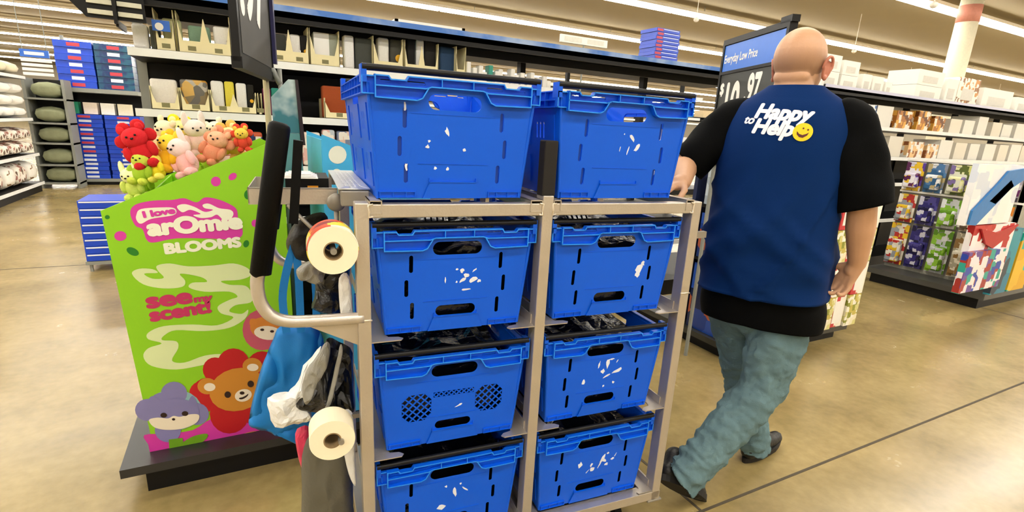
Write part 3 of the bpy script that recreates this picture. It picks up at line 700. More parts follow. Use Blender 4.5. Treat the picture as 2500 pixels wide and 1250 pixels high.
mist = art('mist_swirl', [(322, 668), (340, 656), (372, 657), (385, 666), (352, 668), (372, 680), (400, 678), (385, 660), (384, 648), (415, 643), (460, 650), (520, 648), (570, 643), (605, 655), (612, 672), (585, 683), (540, 686), (560, 695), (600, 698), (616, 720), (612, 738), (575, 745), (560, 760), (590, 766), (606, 756), (598, 778), (560, 800), (500, 808), (430, 806), (402, 818), (396, 830), (430, 833), (435, 850), (420, 880), (450, 885), (500, 868), (545, 865), (562, 880), (560, 900), (540, 880), (500, 890), (430, 902), (370, 893), (350, 870), (362, 850), (395, 838), (362, 828), (362, 812), (400, 796), (470, 792), (530, 794), (570, 775), (540, 765), (532, 748), (560, 732), (580, 724), (560, 712), (500, 712), (462, 702), (470, 690), (505, 688), (490, 676), (440, 668), (452, 685), (445, 700), (400, 704), (350, 694)], PALE, 0, n=4)
for x, y, rx, ry, m, r in ((527, 443, 12, 12, PINK, 0), (568, 431, 11, 8, PINK, -35), (294, 576, 15, 12, PINK, 0), (622, 545, 8, 9, PINK, 0), (324, 614, 16, 9, DGRN, 25), (601, 595, 7, 9, DGRN, 20), (606, 475, 10, 12, DGRN, 10), (262, 530, 6, 5, DGRN, 0)):
    disc('petal' if m is PINK else 'leaf', x, y, rx, ry, m, 0, r)
# lower picture: generic animal-faced flowers in pots
art('pink_ground', [(352, 1062), (400, 1058), (470, 1050), (520, 1020), (580, 1015), (700, 1000), (735, 1010), (735, 1062), (640, 1076), (560, 1092), (470, 1104), (378, 1112), (362, 1085)], PINK, 0, n=3)
RED = mat('red_petal_print', '#c00f1c', .5, var=.12, vs=4); BROWN = mat('tan_face_print', '#cf8a2c', .5, var=.08, vs=6); LAV = mat('lavender_print', '#8480b4', .5, var=.1, vs=8)
TEALP = mat('pale_teal_print', '#8fbcc0', .5, var=.08); EYE = mat('dark_eye_print', '#2a1410', .5, var=0); BCREAM = mat('cream_face_print', '#f1e6cf', .5, var=0); SOIL = mat('soil_print', '#4a2a14', .6, var=.2)
fl = disc('red_flower', 500, 965, 36, 44, RED, 1, 20)
for cx, cy, r in ((525, 902, 30), (570, 890, 40), (640, 895, 38), (560, 1010, 48), (492, 960, 30), (620, 1000, 36)): disc('petal', cx, cy, r, r, RED, 1, par=fl)
fc = disc('bear_face', 580, 950, 70, 52, BROWN, 3, -14, par=fl)
disc('ear', 506, 942, 24, 20, BROWN, 2, par=fl); disc('ear', 616, 893, 24, 20, BROWN, 2, par=fl)
disc('inner_ear', 512, 944, 14, 10, BCREAM, 3.2, par=fl); disc('inner_ear', 617, 896, 14, 9, BCREAM, 3.2, par=fl)
disc('muzzle', 594, 964, 21, 15, BCREAM, 4, -14, par=fc)
for x, y, rx, ry in ((556, 962, 8, 8), (612, 936, 8, 8), (591, 958, 6, 4)): disc('eye', x, y, rx, ry, EYE, 5, par=fc)
art('mouth', [(584, 970), (592, 968), (600, 964), (606, 960), (605, 964), (600, 969), (592, 973), (585, 973)], EYE, 5, par=fc)
cf = disc('blue_flower', 425, 1000, 68, 50, TEALP, 1)
for cx, cy, r in ((360, 1000, 30), (425, 960, 32), (480, 1010, 30), (410, 1050, 32), (395, 985, 30)): disc('petal', cx, cy, r, r*.9, LAV, 1.5, par=cf)
f2 = disc('cat_face', 425, 1010, 62, 38, LAV, 3, -5, par=cf)
art('ear', [(366, 1005), (362, 978), (374, 966), (396, 985)], LAV, 2.5, par=cf); art('ear', [(460, 985), (470, 965), (482, 985), (480, 1005)], LAV, 2.5, par=cf)
art('white_cheeks', [(364, 1024), (385, 1018), (410, 1020), (424, 1014), (440, 1016), (465, 1010), (486, 1012), (480, 1030), (450, 1044), (410, 1048), (378, 1042)], BCREAM, 4, par=f2)
for x, y, rx, ry in ((400, 1012, 8, 6), (452, 1008, 8, 6), (424, 1022, 4, 3)): disc('eye', x, y, rx, ry, EYE, 5, par=f2)
art('stem', [(412, 1072), (446, 1068), (450, 1100), (414, 1104)], mat('leaf_green_print', '#6fa51b', .5), 2, False)
art('leaf', [(440, 1085), (470, 1065), (505, 1058), (502, 1072), (470, 1092), (445, 1095)], MC['leaf_green_print'], 2)
disc('soil', 434, 1101, 42, 8, SOIL, 1.8, -6); disc('pot_rim', 434, 1104, 60, 10, LAV, 1.6, -6)
art('pot_rim', [(568, 1072), (590, 1060), (625, 1052), (650, 1060), (640, 1072), (600, 1082)], mat('yellow_pot_print', '#d9a82a', .5), 1.2); disc('soil', 608, 1066, 26, 9, SOIL, 1.6, -10)
pf = disc('pink_flower', 640, 805, 48, 50, mat('dusty_pink_print', '#c7566c', .5, var=.05), 1)
fx_ = disc('fox_face', 650, 800, 40, 27, mat('orange_face_print', '#d58430', .5), 2, 5, par=pf); disc('white_cheeks', 654, 812, 34, 17, BCREAM, 3, 5, par=fx_)
for x, y in ((640, 804), (664, 808)): disc('eye', x, y, 5, 3, EYE, 4, par=fx_)
art('ear', [(612, 795), (612, 778), (632, 780), (640, 792)], MC['orange_face_print'], 1.8, par=pf)

# plush toys heaped over the slanted front of the display
def plush(name, loc, s, c1, c2, label, kind=0, rot=(0, 0, 0)):
    t = empty(name, loc); t.rotation_euler = rot; tag(t, label, 'soft toy', 'soft toys in the green display')
    m1 = mat('plush_'+c1, '#'+c1, .95, var=.1, vs=60, bump=.3, bs=300); m2 = mat('plush_'+c2, '#'+c2, .95, var=.1, vs=60, bump=.3, bs=300)
    bm = bmesh.new(); sphere(bm, (0, 0, 0), (.05*s, .045*s, .055*s), 14); meshobj('torso', bm, m1, t, True)
    bm = bmesh.new(); sphere(bm, (0, -.01*s, .075*s), (.052*s, .046*s, .046*s), 16); hd = meshobj('head', bm, m2, t, True)
    if kind == 0:
        for k in range(6):
            a = 2*PI*k/6; bm = bmesh.new(); sphere(bm, (.058*s*math.cos(a), .012*s, .075*s+.058*s*math.sin(a)), (.03*s, .016*s, .03*s), 10); meshobj('petal', bm, m1, t, True)
    for sx in (-1, 1):
        bm = bmesh.new(); sphere(bm, (sx*.038*s, -.01*s, .118*s), (.017*s, .012*s, .02*s if kind != 1 else .045*s), 10); meshobj('ear', bm, m2, t, True)
        bm = bmesh.new(); sphere(bm, (sx*.05*s, -.02*s, .01*s), (.02*s, .02*s, .036*s), 10); meshobj('arm', bm, m1, t, True)
        bm = bmesh.new(); sphere(bm, (sx*.028*s, -.03*s, -.05*s), (.024*s, .035*s, .022*s), 10); meshobj('foot', bm, m2 if kind == 2 else m1, t, True)
    bm = bmesh.new()
    for sx in (-1, 1): sphere(bm, (sx*.018*s, -.055*s, .08*s), .005*s, 8)
    sphere(bm, (0, -.058*s, .068*s), (.007*s, .005*s, .005*s), 8); meshobj('face', bm, BLACK, hd)
    return t
toys = [((350, 372), 2.22, 1.15, 'c8141c', 'd8202a', 'red soft toy topmost at the left end of the heap', 0), ((345, 420), 2.20, .9, '9ec32a', 'c9d94a', 'yellow green soft toy just below the red one', 2), ((412, 385), 2.24, 1.1, 'e9b312', 'f4d23a', 'golden yellow soft toy right of the red one', 0), ((458, 395), 2.20, 1.15, 'f0b8b4', 'f6dcd4', 'pale pink soft toy leaning in front of the yellow ones', 1), ((400, 345), 2.42, 1.1, 'e9c89a', 'f3e3bb', 'cream soft toy behind the golden yellow one', 2), ((440, 345), 2.5, 1.1, 'f0d820', 'f6ec9a', 'bright yellow soft toy at the back of the heap', 0), ((482, 345), 2.44, 1.15, 'f2cfc6', 'f7eae0', 'white pink soft toy at the back, middle of heap', 1), ((520, 370), 2.26, 1.05, 'e0906c', 'efb38e', 'peach coloured soft toy resting on the slanted edge', 0), ((540, 345), 2.46, 1.1, 'f1dcb6', 'f6ecd0', 'cream soft toy behind the peach one', 2), ((575, 355), 2.34, 1.0, 'f0c060', 'f8e6a0', 'light yellow soft toy with small petals near the peak', 0), ((595, 345), 2.24, .7, 'd8452c', 'f0c84a', 'little red and yellow soft toy against the peak', 0), ((385, 415), 2.20, .8, 'e3d21e', 'f2e962', 'lemon yellow soft toy low beside the green one', 2), ((330, 455), 2.22, .9, 'cfe06a', 'f1f4b8', 'pale lime soft toy lowest at the left corner', 1), ((355, 450), 2.30, .9, 'a9cc3c', 'dcea8a', 'lime soft toy low behind the slanted edge', 2)]
for i, (q, y, s, c1, c2, lab, kd) in enumerate(toys):
    P = on(q[0], q[1]+4, 'Y', y); plush('soft_toy', (P.x, P.y, P.z), s*.66, c1, c2, lab, kd, (random.uniform(-.3, .3), random.uniform(-.5, .5), random.uniform(-.8, .3)))
for i in range(10):
    c1, c2 = random.choice([('c8141c', 'd8202a'), ('e9b312', 'f4d23a'), ('f0b8b4', 'f6dcd4'), ('9ec32a', 'c9d94a')])
    x, y, z = ((-.22, 2.36, .95), (-.08, 2.34, .95), (.05, 2.36, 1.14), (-.05, 2.42, 1.15), (.05, 2.5, 1.15), (-.18, 2.5, .95), (-.02, 2.55, .95), (-.32, 2.4, .95), (-.12, 2.58, 1.15), (.06, 2.6, 1.15))[i]
    plush('soft_toy', (x, y, z), .7, c1, c2, 'soft toy deeper inside the green display, %s from its front edge' % ORDS[i].replace('first', 'first'), 0, (0, 0, random.uniform(-1, 1)))

# blue display with white bubbles on the same base
bd = empty('floor_display', (0, 0, 0)); tag(bd, 'sky blue cardboard floor display with white bubbles, behind the blue crate', 'display')
SKY = mat('sky_blue_print', '#4cbbe8', .45, var=.05)
def bb(px, py): return at(px, py)
pk = at(785, 328); rt_ = at(870, 361)
sl = (rt_[1]-pk[1])/(rt_[0]-pk[0])
pts = [(pk[0]-.002, .135), pk, (.72, pk[1]+sl*(.72-pk[0])), (.66, .135)]
bm = bmesh.new(); panel(bm, pts, PY, PY+.006); sp2 = meshobj('side_panel', bm, SKY, bd)
bm = bmesh.new(); panel(bm, pts, PY+.5, PY+.506); meshobj('side_panel', bm, SKY, bd)
bm = bmesh.new(); box(bm, (pk[0]-.002, PY+.006, .135), (pk[0]+.004, PY+.5, pk[1]-.02)); meshobj('back_panel', bm, SKY, bd)
disc('bubble', 824, 378, 22, 22, INK, 0, par=sp2); disc('bubble', 822, 421, 10, 9, INK, 0, par=sp2)
YEL = mat('yellow_print', '#f0d414', .5, var=0); disc('yellow_face', 880, 445, 34, 30, YEL, 0, par=sp2); disc('yellow_eye', 868, 445, 5, 5, EYE, 1, par=sp2)
# price sign on a pole between the two displays
sg = empty('price_sign', (.19, 2.5, .13)); tag(sg, 'tall black framed price sign seen almost edge-on above the grip', 'sign')
bm = bmesh.new(); tube(bm, [(-.02, 0, 0), (-.02, 0, 1.46)], .009, 10); tube(bm, [(-.02, 0, 1.40), (-.05, -.0, 1.46)], .012, 8); meshobj('pole', bm, GREY, sg, True)
bm = bmesh.new(); tube(bm, [(-.075, .0, 1.05), (-.075, 0, 1.44)], .012, 8); meshobj('stem', bm, mat('beige_steel', '#b7ad88', .5), sg)
SM = Matrix.Translation((-.055, .03, 1.43)) @ Matrix.Rotation(math.radians(90-12), 4, 'Z')   # board runs away from the viewer
bm = bmesh.new(); box(bm, (-.60, -.012, 0), (.0, .012, 1.0), SM); box(bm, (-.60, -.016, -.02), (.0, .016, .015), SM); box(bm, (-.02, -.016, 0), (.0, .016, 1.0), SM); meshobj('frame', bm, BLACKM, sg)
bm = bmesh.new(); box(bm, (-.57, .0125, .03), (-.03, .0135, .97), SM); box(bm, (-.57, -.0135, .03), (-.03, -.0125, .97), SM); fc2 = meshobj('price_card', bm, mat('grey_chalk_card', '#3f3d38', .6, var=.25, vs=8), sg)
for s_, x, z, sz in (('.97', -.06, .16, .34), ('12', -.05, .5, .3)):
    bm = textmesh(s_, sz, .012)
    for v in bm.verts: v.co = SM @ Vector((x-v.co.x, .0145+v.co.z, z+v.co.y))
    meshobj('digits', bm, WHITE, fc2)
    bm = textmesh(s_, sz, .012)
    for v in bm.verts: v.co = SM @ Vector((x-.50+v.co.x, -.0145-v.co.z, z+v.co.y))
    meshobj('digits', bm, WHITE, fc2)
bm = bmesh.new(); box(bm, (-.02, -.03, .05), (.01, -.017, .95), SM); meshobj('edge_strip', bm, mat('violet_blue_edge', '#1c1b4e', .5), sg)

# ------------------------------------------------------------------ the man
HDG = math.radians(62)
man = empty('person', (1.74, 1.24, 0), -HDG); tag(man, 'bald man in blue vest walking away with one hand on the cart', 'person')
SKIN = mat('skin', '#c79a78', .5, var=.07, vs=18, bump=.06, bs=220)
def cap(bm, p, r, q, s, n=14, k=5):
    """capsule with different end radii"""
    p, q = Vector(p), Vector(q); t = (q-p).normalized(); pts = []; rs = []
    for i in range(k): a = PI/2*(1-i/k); pts.append(p-t*r*math.sin(a)); rs.append(max(r*math.cos(a), 1e-3))
    pts += [p, q]; rs += [r, s]
    for i in range(1, k+1): a = PI/2*i/k; pts.append(q+t*s*math.sin(a)); rs.append(max(s*math.cos(a), 1e-3))
    tube(bm, pts, rs, n)
def organic(name, bm, m, parent, vox=.006, sm=6, disp=None):
    o = meshobj(name, bm, m, parent, True)
    md = o.modifiers.new('r', 'REMESH'); md.mode = 'VOXEL'; md.voxel_size = vox; md.use_smooth_shade = True
    md = o.modifiers.new('s', 'SMOOTH'); md.iterations = sm; md.factor = .5
    for i, (st, sc_) in enumerate(disp or []):
        tx = bpy.data.textures.new(name+'_cl%d' % i, 'CLOUDS'); tx.noise_scale = sc_; tx.noise_depth = 2
        md = o.modifiers.new('d%d' % i, 'DISPLACE'); md.texture = tx; md.strength = st; md.mid_level = .5
    return o
def ell(bm, c, r, rz=0, rx=0): sphere(bm, c, r, 24, (Matrix.Rotation(rz, 3, 'Z') @ Matrix.Rotation(rx, 3, 'X')))
HC_ = Vector((-.006, .012, 1.665)); HR = math.radians(-14)     # head turned slightly right
def hp(x, y, z): return HC_ + Matrix.Rotation(HR, 3, 'Z') @ Vector((x, y, z))
bm = bmesh.new()
ell(bm, hp(0, -.006, .022), (.0805, .098, .096), HR)             # cranium
ell(bm, hp(0, .012, -.03), (.071, .082, .082), HR)               # face block
ell(bm, hp(0, .03, -.078), (.052, .058, .042), HR)               # jaw
ell(bm, hp(0, -.046, -.045), (.060, .044, .036), HR)             # fold at the nape
ell(bm, hp(0, -.038, -.082), (.062, .042, .030), HR)
ell(bm, hp(0, .103, -.018), (.012, .020, .022), HR); ell(bm, hp(0, .092, .0), (.009, .012, .03), HR)   # nose
ell(bm, hp(0, .088, -.062), (.024, .012, .008), HR); ell(bm, hp(0, .086, .022), (.05, .012, .010), HR)  # lips, brow
for sx in (-1, 1): ell(bm, hp(sx*.048, .07, -.025), (.02, .018, .018), HR)
cap(bm, (0, -.03, 1.48), .066, hp(0, -.02, -.06), .062, 20)
cap(bm, (0, .0, 1.40), .12, (0, -.02, 1.48), .075)
for sx in (-1, 1): cap(bm, (0, -.02, 1.49), .06, (sx*.175, -.02, 1.475), .055)
cap(bm, (0, 0, 1.35), .13, (0, 0, .95), .125)
RS, RE, RW = (.195, -.025, 1.465), (.268, -.020, 1.205), (.290, .055, 1.000)
LS, LE, LW = (-.195, -.01, 1.465), (-.322, -.095, 1.300), (-.262, -.292, 1.252)
def arm(S, E_, W_):
    cap(bm, S, .052, E_, .043); S, E_, W_ = Vector(S), Vector(E_), Vector(W_)
    cap(bm, E_, .044, E_.lerp(W_, .35), .046); cap(bm, E_.lerp(W_, .35), .046, W_, .030)
arm(RS, RE, RW); arm(LS, LE, LW)
def hand(Wr, dirv, palmn, side, curl, spread=.0, s=1.0):
    """palm, four fingers, thumb; dirv along the fingers, palmn out of the palm"""
    Wr = Vector(Wr); d = Vector(dirv).normalized(); n = (Vector(palmn)-d*Vector(palmn).dot(d)).normalized(); l = d.cross(n)*side   # l towards the thumb
    cap(bm, Wr, .028*s, Wr+d*.03*s, .026*s)
    for k in (-1.2, -.4, .4, 1.2): cap(bm, Wr+d*.012*s+l*k*.014*s, .015*s, Wr+d*.082*s+l*k*.0205*s, .0125*s, 10, 3)
    for i, (k, L) in enumerate(((1.5, .92), (.5, 1.0), (-.5, .93), (-1.5, .74))):
        p = Wr+d*.085*s+l*k*.021*s; a = 0; dd = (d+l*k*spread).normalized(); r = .0098*s
        for j, sl_ in enumerate((.040, .026, .021)):
            a += curl[j]*(1+.12*i); v = dd*math.cos(a)+n*math.sin(a); q = p+v*sl_*L*s; cap(bm, p, r, q, r*.92, 10, 3); p = q; r *= .93
    p = Wr+d*.025*s+l*.022*s; v = (d*.62+l*.72+n*.25).normalized(); q = p+v*.045*s; cap(bm, p, .015*s, q, .012*s, 10, 3)
    v2 = (d*.85+l*.25+n*.45).normalized(); p = q+v2*.032*s; cap(bm, q, .0115*s, p, .0105*s, 10, 3); cap(bm, p, .0105*s, p+(d*.85+n*.5)*.024*s, .009*s, 10, 3)
hand(RW, (-.34, .10, -.92), (-.55, -.80, .10), 1, (.30, .62, .50), .12)
hand(LW, (-.36, -.85, -.16), (.0, .1, -1), 1, (.30, .80, .70), .08)
# legs inside the jeans
RH, RK, RA = (.10, .0, .86), (.085, -.055, .475), (-.085, -.300, .165)
LH, LK, LA = (-.10, .02, .86), (-.035, .165, .455), (.060, .225, .105)
for H_, K_, A_ in ((RH, RK, RA), (LH, LK, LA)):
    cap(bm, (H_[0], H_[1], .95), .09, H_, .085); cap(bm, H_, .08, K_, .052); cap(bm, K_, .052, A_, .036)
body = organic('body', bm, SKIN, man, .0048, 3)
# ears, glasses, eyes
def ear_mesh(sx):
    bm = bmesh.new(); M = Matrix.Rotation(HR, 3, 'Z') @ Matrix.Rotation(sx*-.38, 3, 'Z')
    n = 22; base = hp(sx*.079, .006, -.014)
    for k in range(n):
        a = 2*PI*k/n; b_ = 2*PI*(k+1)/n
        def ep(a): return base + M @ Vector((sx*(.010+.006*math.sin(a)), .004-.019*math.cos(a)*(.75 if math.sin(a) < 0 else 1), .034*math.sin(a)))
        cap(bm, ep(a), .0052, ep(b_), .0052, 8, 2)
    sphere(bm, base+M @ Vector((sx*.004, .006, -.002)), (.006, .016, .028), 12, M)
    sphere(bm, base+M @ Vector((sx*.006, .004, -.032)), (.006, .009, .010), 10, M)
    return bm
for sx in (-1, 1): organic('ear', ear_mesh(sx), mat('ear_skin', '#c07a62', .5, var=.08), man, .0025, 2)
bm = bmesh.new(); bmesh.ops.create_uvsphere(bm, u_segments=48, v_segments=32, radius=1)
kill = [v for v in bm.verts if v.co.z > .42+.18*noise.noise(v.co*3) or v.co.z < -.62+.1*v.co.y or v.co.y > .35]
bmesh.ops.delete(bm, geom=kill, context='VERTS')
for v in bm.verts: v.co = hp(v.co.x*.0815, -.006+v.co.y*.099, .016+v.co.z*.093)
hm = mat('cropped_hair', '#7d5f48', .8, var=.2, vs=90); nt = hm.node_tree     # stubble thins out towards the bald crown
tc = nt.nodes.new('ShaderNodeTexCoord'); sx_ = nt.nodes.new('ShaderNodeSeparateXYZ'); mr = nt.nodes.new('ShaderNodeMapRange')
mr.inputs[1].default_value = 1.715; mr.inputs[2].default_value = 1.655; mr.inputs[3].default_value = 0; mr.inputs[4].default_value = .30
nt.links.new(tc.outputs['Object'], sx_.inputs[0]); nt.links.new(sx_.outputs['Z'], mr.inputs[0]); nt.links.new(mr.outputs[0], nt.nodes['Principled BSDF'].inputs['Alpha'])
meshobj('cropped_hair', bm, hm, man, True)
gl = empty('glasses'); gl.parent = man; FR = mat('thin_dark_frame', '#3c3530', .3, .5)
bm = bmesh.new()
for sx in (-1, 1): tube(bm, [hp(sx*.084, .0, .012), hp(sx*.082, .05, .008), hp(sx*.070, .098, .004)], .0016, 6)
meshobj('temples', bm, FR, gl)
bm = bmesh.new()
for sx in (-1, 1):
    tube(bm, [hp(sx*(.036+.026*math.cos(a)), .106-.006*abs(math.cos(a)), -.004+.019*math.sin(a)) for a in [2*PI*k/18 for k in range(19)]], .0013, 6)
tube(bm, [hp(-.011, .112, .002), hp(.011, .112, .002)], .0014, 6); meshobj('rims', bm, FR, gl)
for sx in (-1, 1):
    bm = bmesh.new(); sphere(bm, hp(sx*.031, .078, -.004), .013, 12); meshobj('eye', bm, WHITE, man, True)

# jeans
JEAN = mat('washed_denim', '#627c82', .85, var=.34, vs=6, bump=.25, bs=260, spec=.15)
bm = bmesh.new()
ell(bm, (0, .0, .80), (.185, .128, .13))
def leg(H_, K_, A_, kw=.083, aw=.070):
    H_, K_, A_ = map(Vector, (H_, K_, A_))
    cap(bm, H_+Vector((0, 0, -.08)), .100, H_.lerp(K_, .5), .100, 20); cap(bm, H_.lerp(K_, .5), .102, K_, kw, 20)
    t = (K_-A_).normalized()
    cap(bm, K_, kw, K_.lerp(A_, .45), .082, 20); P_, R_ = [K_.lerp(A_, .40), K_.lerp(A_, .6)], [.080, .077]
    L0 = (K_.lerp(A_, .6)-A_).length; n_ = 9
    for i in range(n_+1):          # stacked folds above the hem
        f = i/n_; P_.append(A_+t*(L0*(1-f)*.92-.045*f)+Vector((.004*(-1)**i, .003*(-1)**(i//2), 0))); R_.append(aw+(.007 if i % 2 else -.004)*(.4+f)+.004*(1-f))
    tube(bm, P_, R_, 28)
leg(RH, RK, RA); leg(LH, LK, LA, .082, .066)
jeans = organic('jeans', bm, JEAN, man, .006, 2, [(.024, .10), (.020, .035)])
# shoes
SHOE = mat('black_shoe_leather', '#0d0b0a', .45, var=.2, bump=.2); SOLE = mat('dark_rubber_sole', '#151210', .7, var=.1)
def shoe(A_, heel, toe, up):
    """heel and toe are points on the sole line, local to the man"""
    s = empty('shoe'); s.parent = man
    h, t = Vector(heel), Vector(toe); d = (t-h); L = d.length; d.normalize(); u = Vector(up); u = (u-d*u.dot(d)).normalized(); l = d.cross(u)
    def P(a, b, c): return h+d*a+l*b+u*c
    bm = bmesh.new()
    cap(bm, P(.035, 0, .045), .036, P(.10, 0, .045), .040); cap(bm, P(.10, 0, .042), .040, P(.19, .003, .032), .037); cap(bm, P(.19, .006, .028), .036, P(L-.045, .006, .024), .030)
    cap(bm, P(.05, 0, .06), .040, P(.06, 0, .11), .040); cap(bm, P(.10, 0, .065), .036, P(.15, 0, .05), .032)
    organic('upper', bm, SHOE, s, .006, 3)
    bm = bmesh.new(); n = 28; lo, hi = [], []
    for k in range(n):
        a = 2*PI*k/n; x = L/2+(L/2+.004)*math.cos(a); wd = .036+.010*math.sin(PI*min(1, max(0, x/L)))+(.004 if x > L*.55 else 0)
        y = wd*math.sin(a)*(1 if abs(math.cos(a)) < .9 else .95)
        lo.append(bm.verts.new(P(x, y, 0))); hi.append(bm.verts.new(P(x, y*1.03, .024)))
    bm.faces.new(lo[::-1]); bm.faces.new(hi)
    for k in range(n): bm.faces.new([lo[k], lo[(k+1) % n], hi[(k+1) % n], hi[k]])
    bmesh.ops.recalc_face_normals(bm, faces=bm.faces); meshobj('sole', bm, SOLE, s)
    for i in range(4):
        bm = bmesh.new(); a = .11+.022*i; tube(bm, smooth_path([P(a, -.026, .078-.008*i), P(a+.006, 0, .100-.010*i), P(a, .026, .078-.008*i)], 3), .0028, 6); meshobj('lace', bm, mat('lace', '#1c1a18', .8), s)
shoe(RA, (-.165, -.375, .135), (-.025, -.215, .004), (-.45, .5, .9))
shoe(LA, (.045, .170, .0), (.145, .440, .035), (0, 0, 1))

# shirt and vest
def ring_loft(name, rings, m, parent, n=72, fold=0, seed=0, cap_top=False, th=.0, ffun=None):
    """rings: (z, cx, cy, half width, front half depth, back half depth, exponent)"""
    bm = bmesh.new(); R_ = []
    for (z, cx, cy, hw, hf, hb, ex, tilt) in rings:
        rr = []
        for k in range(n):
            a = 2*PI*k/n; c, s_ = math.cos(a), math.sin(a)
            x = math.copysign(abs(c)**(2/ex), c)*hw; y = math.copysign(abs(s_)**(2/ex), s_)*(hf if s_ > 0 else hb)
            p = Vector((cx+x, cy+y, z+tilt*x)); nn = Vector((x/hw, y/hb, 0)).normalized()
            if ffun: p += nn*ffun(p)*(.35+.65*min(1, abs(s_)*1.4))
            rr.append(bm.verts.new(p))
        R_.append(rr)
    for a, b in zip(R_, R_[1:]):
        for k in range(n): bm.faces.new([a[k], a[(k+1) % n], b[(k+1) % n], b[k]])
    if cap_top: bm.faces.new(R_[-1])
    o = meshobj(name, bm, m, parent, True)
    if th: md = o.modifiers.new('s', 'SOLIDIFY'); md.thickness = th; md.offset = 1
    return o
def interp(keys, n):
    out = []
    for i in range(n):
        t = i/(n-1)*(len(keys)-1); j = min(int(t), len(keys)-2); f = t-j; p0, p1, p2, p3 = keys[max(j-1, 0)], keys[j], keys[j+1], keys[min(j+2, len(keys)-1)]
        out.append(tuple(.5*((2*b)+(c-a)*f+(2*a-5*b+4*c-d)*f*f+(3*b-a-3*c+d)*f**3) for a, b, c, d in zip(p0, p1, p2, p3)))
    return out
# z, cx, cy, hw, front, back, exponent, tilt
VK = [(.850, .004, .0, .212, .165, .150, 2.6, .03), (.93, .002, .0, .206, .175, .152, 2.6, .02), (1.04, .0, .0, .209, .185, .158, 2.6, 0), (1.15, -.004, .0, .208, .182, .156, 2.6, 0), (1.27, -.005, .0, .210, .165, .150, 2.6, 0), (1.38, -.004, .0, .214, .14, .154, 2.5, 0), (1.46, -.003, -.005, .208, .12, .140, 2.3, 0), (1.515, 0, -.012, .180, .10, .118, 2.1, 0), (1.548, 0, -.018, .140, .085, .094, 2, 0), (1.572, 0, -.02, .104, .078, .078, 2, 0), (1.588, 0, -.02, .084, .074, .070, 2, 0)]
VR = interp(VK, 60)
def vfold(p):
    lo = max(0, min(1, (1.38-p.z)/.30))
    r1 = noise.noise(Vector((p.x*8-p.z*4.2, p.y*2, p.z*1.1+p.x)))      # long creases falling from the right shoulder
    r2 = noise.noise(Vector((p.x*5+p.z*6.5, 2, p.z*1.4+7)))            # creases pulled towards the left hip
    r3 = noise.noise(Vector((p.x*4, 5, p.z*13)))*max(0, min(1, (1.08-p.z)/.12))
    ridge = max(0, 1-abs(r1)*6)**1.5*.026 + max(0, 1-abs(r2)*6)**1.5*.020*max(0, min(1, (1.3-p.z)/.2)) + max(0, r3)*.03
    return lo*(.006+ridge+.010*abs(r1+r2))+.0015*r1
VEST = mat('royal_blue_vest', (.0008, .021, .110, 1), .8, var=.06, vs=12, bump=.12, bs=400, spec=.12)
vest = ring_loft('vest', VR, VEST, man, 96, ffun=vfold, th=.004)
TEE = mat('black_tshirt', (.0012, .0015, .0017, 1), .85, var=.15, bump=.15, bs=300, spec=.10)
SK = [(.735, .02, .0, .215, .150, .138, 2.5, .02), (.80, .014, .0, .222, .158, .142, 2.5, .02), (.90, .008, .0, .206, .156, .138, 2.5, 0), (1.15, -.004, 0, .190, .160, .130, 2.5, 0), (1.38, -.004, 0, .202, .125, .142, 2.4, 0), (1.47, 0, -.008, .190, .105, .125, 2.2, 0), (1.53, 0, -.015, .14, .085, .09, 2, 0), (1.583, 0, -.02, .078, .070, .066, 2, 0)]
tee = ring_loft('t_shirt', interp(SK, 40), TEE, man, 72, ffun=lambda p: (.012*noise.noise(Vector((p.x*12, p.y*4, p.z*4))) if p.z < .95 else 0)-.002, th=.003)
def sleeve(S, E_, r0, r1, ext, name='sleeve', flare=(0, 0, 0)):
    S, E_ = Vector(S), Vector(E_); d = (E_-S).normalized(); bm = bmesh.new(); end = E_+d*ext+Vector(flare)
    pts = [S-d*.035+Vector((-.03 if S.x > 0 else .03, 0, -.012)), S-d*.005, S.lerp(end, .25), S.lerp(end, .5), S.lerp(end, .75), end]
    rs = [.056, .074, r0, (r0*1.3+r1)/2.25, (r0+r1*1.5)/2.5, r1]
    pts = smooth_path(pts, 5); rr = []
    for i in range(len(pts)):
        t = i/5; j = min(int(t), 4); f = t-j; rr.append(rs[j]*(1-f)+rs[j+1]*f)
    tube(bm, pts, rr, 40, False)
    for v in bm.verts:
        nz = noise.noise(v.co*11+Vector((S.x*9, 0, 0))); c = min(pts, key=lambda q: (q-v.co).length); v.co += (v.co-c).normalized()*nz*.016
    bmesh.ops.recalc_face_normals(bm, faces=bm.faces)
    o = meshobj(name, bm, TEE, tee, True); md = o.modifiers.new('s', 'SOLIDIFY'); md.thickness = .004; md.offset = -1
sleeve((.175, -.02, 1.475), (.262, -.015, 1.235), .088, .092, .03)
sleeve((-.175, -.01, 1.475), (-.30, -.07, 1.325), .082, .076, .03)
